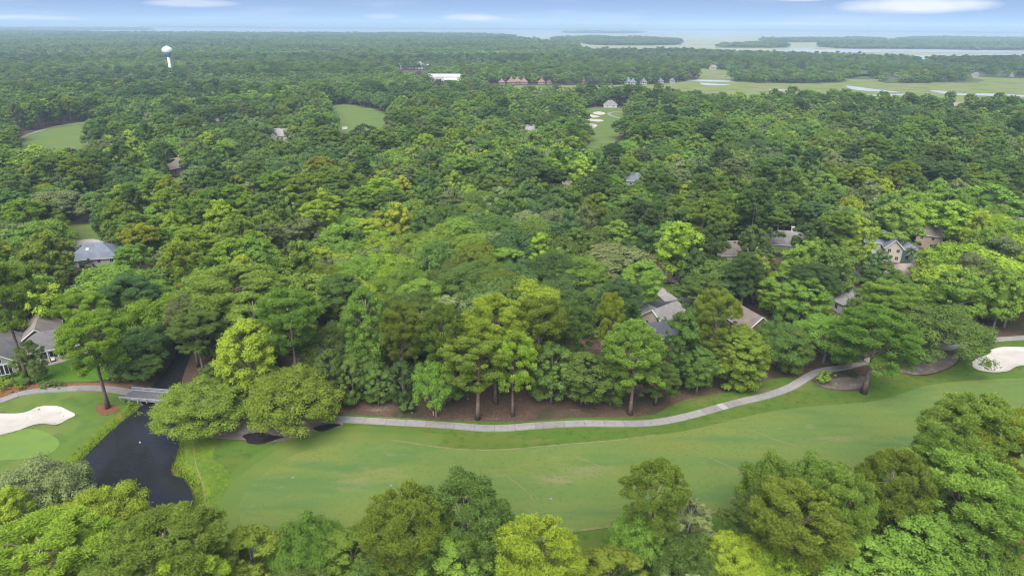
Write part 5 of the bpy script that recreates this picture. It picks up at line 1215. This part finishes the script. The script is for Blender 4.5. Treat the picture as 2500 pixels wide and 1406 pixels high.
IDX = {n: i for i, n in enumerate(sorted(o.name for o in SRC.objects))}
ng = bpy.data.node_groups.new('woods_instances', 'GeometryNodeTree')
ng.interface.new_socket('Geometry', in_out='INPUT', socket_type='NodeSocketGeometry'); ng.interface.new_socket('Geometry', in_out='OUTPUT', socket_type='NodeSocketGeometry')
gi = ng.nodes.new('NodeGroupInput'); gout = ng.nodes.new('NodeGroupOutput'); iop = ng.nodes.new('GeometryNodeInstanceOnPoints'); ci = ng.nodes.new('GeometryNodeCollectionInfo')
ci.inputs['Collection'].default_value = SRC; ci.inputs['Separate Children'].default_value = True; ci.inputs['Reset Children'].default_value = True
iop.inputs['Pick Instance'].default_value = True
def gattr(nm, typ):
    n = ng.nodes.new('GeometryNodeInputNamedAttribute'); n.data_type = typ; n.inputs['Name'].default_value = nm; return n.outputs['Attribute']
cx3 = ng.nodes.new('ShaderNodeCombineXYZ'); ng.links.new(gattr('rz', 'FLOAT'), cx3.inputs['Z'])
ng.links.new(gi.outputs[0], iop.inputs['Points']); ng.links.new(ci.outputs[0], iop.inputs['Instance']); ng.links.new(gattr('idx', 'INT'), iop.inputs['Instance Index'])
ng.links.new(cx3.outputs[0], iop.inputs['Rotation']); ng.links.new(gattr('scl', 'FLOAT_VECTOR'), iop.inputs['Scale']); ng.links.new(iop.outputs[0], gout.inputs[0])
def woods(name, rows, label, cat):
    """rows: (x, y, z, idx, rz, sx, sz)"""
    A_ = np.array(rows, float); me = bpy.data.meshes.new(name); me.vertices.add(len(A_)); me.vertices.foreach_set('co', A_[:, :3].astype(np.float32).ravel())
    a = me.attributes.new('idx', 'INT', 'POINT'); a.data.foreach_set('value', A_[:, 3].astype(np.int32))
    a = me.attributes.new('rz', 'FLOAT', 'POINT'); a.data.foreach_set('value', A_[:, 4].astype(np.float32))
    a = me.attributes.new('scl', 'FLOAT_VECTOR', 'POINT'); a.data.foreach_set('vector', np.stack([A_[:, 5], A_[:, 5], A_[:, 6]], 1).astype(np.float32).ravel())
    o = bpy.data.objects.new(name, me); link(o); setp(o, label, cat, None, 'stuff'); md = o.modifiers.new('instances', 'NODES'); md.node_group = ng
    return o
rows = []
for t in rest:
    lod = 1 if t['dist'] < 380 else 2; nm, Rc, H = src[(t['kind'] if t['kind'] != 'magnolia' else 'broad', lod, t['tone'])]
    rows.append((t['x'], t['y'], 0, IDX[nm], t['rz'], t['R'] / Rc, t['H'] / H))
def far_fill(y0, y1, s, lod, polys, sc, z=0., hcap=None):
    X, Y = scatter(y1, y0, s, polyset=None)
    n = np.zeros(X.shape, bool)
    for pl in polys: n |= inside(pl, X, Y)
    n &= np.abs(X) < Y * .82 + 60
    X, Y = X[n], Y[n]; ok = free(X, Y, 3) if y0 < 1500 else np.ones(X.shape, bool)
    X, Y = X[ok], Y[ok]
    kk = vnoise(X, Y, 120, 2.2) + rgt.normal(0, .25, X.shape); bb = vnoise(X, Y, 200, 5.5) + rgt.normal(0, .22, X.shape)
    hid = vnoise(X, Y, 90, 8.8)
    out = []
    px_, py_, dp_ = Pv(np.stack([X, Y, np.full(X.shape, 14.)], 1)); tp_ = Pv(np.stack([X, Y, np.full(X.shape, 21.)], 1))[1]
    for x, y, k, b, pu, pv, pt, dpt, hn in zip(X, Y, kk, bb, px_, py_, tp_, dp_, hid):
        kd = 'oak' if k < .44 else 'broad' if k < .78 else 'pine'
        to = ('bright' if b > .66 else 'mid' if b > .34 else 'blue' if b > .12 else 'dark') if rgt.random() < .84 else 'grey'
        if y < 1500:
            w_ = 9 * FPX / dpt; dist = math.hypot(x, y)
            pb = P(x, y, 5)[1] if y < 1300 else pv + 4
            if any(dist < D + 4 and pu - w_ < x1 and pu + w_ > x0 and pt < y1 and pb > y0_ for x0, y0_, x1, y1, D in OPEN): continue
        nm, Rc, H = src[(kd, lod, to)]; s_ = sc * rgt.uniform(.78, 1.2); hs = (.85 + .3 * hn) * rgt.uniform(.82, 1.1)
        if hcap: hs *= hcap
        out.append((x, y, z, IDX[nm], rgt.uniform(0, 6.28), s_, hs))
    return out
polys_main = [LAND]
rows += far_fill(830, 1650, 12.0, 2, polys_main, 1.22)
rows += far_fill(1650, 3200, 16, 3, polys_main, 1.5)
rows += far_fill(3200, 8800, 23, 3, polys_main, 2.1, hcap=1.1)
for k, (pl, z) in FARPOLY.items():
    y0, y1 = pl[:, 1].min(), pl[:, 1].max()
    near_ = y0 < 2400
    xx0, xx1 = pl[:, 0].min(), pl[:, 0].max()
    rows += far_fill(y0, y1, 13 if near_ else 23 if y1 < 9000 else 60, 2 if y0 < 1500 else 3, [pl], 1.2 if near_ else 2.0 if y1 < 9000 else 4.5, z, hcap=.85 if near_ else .9 if y1 < 6000 else 1.0)
woods('forest', rows, 'endless canopy of mixed pines and oaks running to the far shore', 'forest')
# understorey
X, Y = scatter(430, 95, 5.2)
ok = free(X, Y, 1.0) & inside(LAND, X, Y) & (np.abs(X) < Y * .82 + 30) & (rgt.random(X.shape) < .55)
tlx = inside(TREELINE, X, Y); ok &= ~tlx | (rgt.random(X.shape) < .12)
X, Y = X[ok], Y[ok]; Z = tz(X, Y)
brow = []
for x, y, z in zip(X, Y, Z):
    nm, Rc, H = src[('bush', 2, ('mid', 'bright', 'dark')[int(rgt.integers(3))])]; u, v, dp = P(x, y, 1)
    if any(math.hypot(x, y) < D + 2 and x0 - 5 < u < x1 + 5 and y0 - 5 < v < y1 + 5 for x0, y0, x1, y1, D in OPEN): continue
    s_ = rgt.uniform(.7, 1.8); brow.append((x, y, z - .1, IDX[nm], rgt.uniform(0, 6.28), s_, s_ * rgt.uniform(.7, 1.2)))
woods('undergrowth', brow, 'low shrubs and saplings under the trees', 'undergrowth')
# reeds and long grass on the pond banks
rg = np.random.default_rng(21); gv = []; gf = []
for px in ([(340, 1000), (318, 1020), (280, 1049), (240, 1087), (210, 1117), (175, 1149), (150, 1168)], [(434, 1000), (432, 1050), (440, 1090), (428, 1120), (424, 1152), (450, 1168), (465, 1190), (478, 1222), (470, 1246), (440, 1264)]):
    c = gpoly(px, WATER_Z, 6, False)
    for i in range(2600):
        k = rg.integers(len(c) - 1); f = rg.random(); x, y = c[k] * (1 - f) + c[k + 1] * f + rg.normal(0, 1.0, 2)
        if sdist(POND, np.array([x]), np.array([y]))[0] < -.1: continue
        z = tz1(x, y) if i % 3 == 0 else z if i else 0
        z = tz1(x, y); h_ = rg.uniform(.25, .7); a = rg.uniform(0, 6.28); w_ = .12
        n0 = len(gv); gv += [(x - w_ * math.cos(a), y - w_ * math.sin(a), z), (x + w_ * math.cos(a), y + w_ * math.sin(a), z), (x + rg.normal(0, .15), y + rg.normal(0, .15), z + h_)]; gf.append((n0, n0 + 1, n0 + 2))
setp(mesh_obj('tall_grass', gv, gf, M['bank']), 'yellow-green tall grass fringing the pond', 'grass', None, 'stuff')

# ---------------------------------------------------------------- palms, the bare tree, clipped shrubs
def palm(px, py_top, H, R_, label, mat='palm_leaf', base=None):
    x, y = G(px, py_top, H) if not base else G(*base); z = tz1(x, y) if math.hypot(x, y) < 320 else 0
    o = empty('palm_tree', (x, y, z), random.uniform(0, 6), label=label, cat='palm tree', group='palm trees')
    MB().tube([(0, 0, -.2), (.1, 0, H * .5), (.05, .1, H - .4)], [.26, .2, .2], 8).build('trunk', M['bark'], o, smooth_=True)
    rp_ = random.Random(px); nf = 26
    for i in range(nf):
        a = i * 2.4; el = 1.2 - 1.9 * (i / nf); V = []; F = []
        for j in range(7):
            t = j / 6; r = R_ * t; zz = H - .4 + R_ * (math.sin(el) * t - .55 * t * t); w_ = .30 * R_ * math.sin(math.pi * (.08 + .84 * t)) * .5
            cx_, cy_ = r * math.cos(a) * max(.35, math.cos(el)), r * math.sin(a) * max(.35, math.cos(el)); nx, ny = -math.sin(a), math.cos(a)
            V += [(cx_ - nx * w_, cy_ - ny * w_, zz - w_ * .5), (cx_, cy_, zz), (cx_ + nx * w_, cy_ + ny * w_, zz - w_ * .5)]
        for j in range(6):
            F += [(3 * j, 3 * j + 1, 3 * j + 4, 3 * j + 3), (3 * j + 1, 3 * j + 2, 3 * j + 5, 3 * j + 4)]
        mesh_obj('frond', V, F, M[mat], o)
palm(1706, 388, 20, 2.6, 'tall thin palm with ragged head rising above the mid woods')
palm(2149, 577, 6.5, 2.2, 'small green palm in front of the white and blue house')
palm(2228, 606, 6.0, 3.0, 'silvery pindo palm on the mulch bed right of the white and blue house')
palm(2440, 648, 7.0, 2.5, 'small palm among shrubs at the right edge') if False else None
def bare(px, py, H, R_, seed, label):
    x, y = G(px, py, H); rg = np.random.default_rng(seed)
    o = empty('bare_tree', (x, y, 0), 0, label=label, cat='bare tree', group='leafless grey trees')
    MB().tube([(0, 0, -.3), (.2, 0, H * .3), (.1, .3, H * .5)], [.4, .3, .2], 7).build('trunk', M['bark_pale'], o, smooth_=True)
    m = MB()
    def grow(p, d, l, r, dep):
        q = p + d * l; m.tube([p, (p + q) / 2 + rg.normal(0, .06 * l, 3), q], [r, r * .75, r * .5], 4, cap=False)
        if dep:
            for _ in range(4 if dep > 1 else 3):
                nd = d + rg.normal(0, .55, 3) + np.array([0, 0, .12]); nd /= np.linalg.norm(nd); grow(p + (q - p) * rg.uniform(.5, 1), nd, l * rg.uniform(.55, .8), r * .55, dep - 1)
    for i in range(8):
        a = i * .8 + rg.random(); nd = np.array([math.cos(a) * .8, math.sin(a) * .8, rg.uniform(.4, 1.2)]); nd /= np.linalg.norm(nd)
        grow(np.array([.1, .2, H * rg.uniform(.3, .5)]), nd, R_ * .5, .16, 3)
    m.build('branches', M['bark_pale'], o)['kind'] = 'stuff'
bare(772, 568, 14, 8, 4, 'bare silvery grey tree standing right of the asphalt street patch')
bare(515, 553, 14, 3.5, 5, 'small leafless grey tree above the grey-green oak left of centre')
bare(1245, 800, 17, 3.5, 6, 'thin leafless tree inside the middle of the tree line')
bare(1170, 352, 17, 5, 8, 'leafless grey crown in the woods left of the bunkered fairway')
for q_, (px, py, lb) in enumerate([(700, 860, 'thin silvery dead tree behind the two path-side oaks'), (1500, 765, 'slender leafless tree left of the asphalt street bend'), (655, 420, 'pale leafless tree in the woods below the pale grey gables'), (1905, 470, 'leafless silvery tree between the right middle woods and the tan roofs'), (2400, 600, 'small dead tree among the lime green trees on the right'), (1700, 1150, 'bare limbed grey tree over the lower edge of the fairway'), (1905, 1105, 'bare topped grey tree reaching over the right fairway')]):
    bare(px, py, 17 if py < 1000 else 15, 4.0, 20 + q_, lb)
def shrub(px, py, R_, tone, label, sz=.9):
    x, y = G(px, py, R_ * .5); me, Rc, H = SHR.setdefault(tone, far_proto('bush', 2, 90 + len(SHR), tone))
    o = bpy.data.objects.new('shrub', me); link(o); o.location = (x, y, tz1(x, y) - .1); o.scale = (R_ / Rc, R_ / Rc, R_ * 1.5 * sz / H); o.rotation_euler = (0, 0, random.uniform(0, 6)); setp(o, label, 'shrub', 'garden shrubs')
SHR = {}
shrub(213, 641, 2.6, 'dark', 'dark clipped round shrub in front of the blue-grey hipped roof')
for i in range(5): shrub(232 + i * 9, 641 - i * 2.6, 1.3, 'bright', 'bright low hedge shrub under the blue-grey roof, %s from the left' % nth[i], .7)
for i, (px, py) in enumerate([(5, 935), (18, 942), (32, 934), (45, 948), (0, 952)]): shrub(px, py, 1.4, 'yellow' if i % 2 else 'lime', 'yellow-green bush beside the left cart path, %s of its clump' % ['first', 'second', 'third', 'fourth', 'fifth'][i])
for i, (px, py) in enumerate([(55, 942), (105, 940), (120, 941), (133, 938), (146, 940)]): shrub(px, py, 1.3, 'mid', 'dark green bush along the left lawn edge, %s from the left' % nth[i])
for i in range(6): shrub(4 + i * 9.5, 924 - i * 3.2, .9, 'dark', 'clipped dark shrub below the tall gable windows, %s from the left' % nth[i], .8)
for i, (px, py) in enumerate([(272, 905), (280, 915), (292, 908), (286, 925)]): shrub(px, py, 1.8, 'olive', 'olive garden bush between left lawn and creek, %s of four' % nth[i])
for i, (px, py) in enumerate([(300, 980), (315, 984), (328, 990), (335, 998), (312, 995)]): shrub(px, py, .9, 'lime', 'yellowish waterside bush at the left bridge end, %s of five' % nth[i])
for i, (px, py) in enumerate([(2245, 626), (2252, 630), (2260, 625)]): shrub(px, py, 1.0, 'mid', 'low green shrub beside the pindo palm, %s of three' % nth[i])
shrub(1632, 690, 1.6, 'dark', 'dark round shrub beside the pale driveway')
shrub(1645, 708, 2.0, 'grey', 'grey-green shrub on the lawn by the street')

# ---------------------------------------------------------------- the air
hz = bpy.data.materials.new('haze_air'); hz.use_nodes = True; nt = hz.node_tree; nt.nodes.clear()
pv = nt.nodes.new('ShaderNodeVolumePrincipled'); mo = nt.nodes.new('ShaderNodeOutputMaterial')
pv.inputs['Color'].default_value = (.60, .79, 1.0, 1); pv.inputs['Density'].default_value = 1.0 / 6300; pv.inputs['Anisotropy'].default_value = .2
nt.links.new(pv.outputs[0], mo.inputs['Volume'])
b = MB().box(-46500, 46500, -46500, 46500, -6, 97); o = b.build('haze', hz); o['kind'] = 'stuff'
o['label'] = 'pale haze over the woods and the sound'
print('trees single', len(single), 'rest', len(rest), 'far rows', len(rows), 'objects', len(COL.objects))
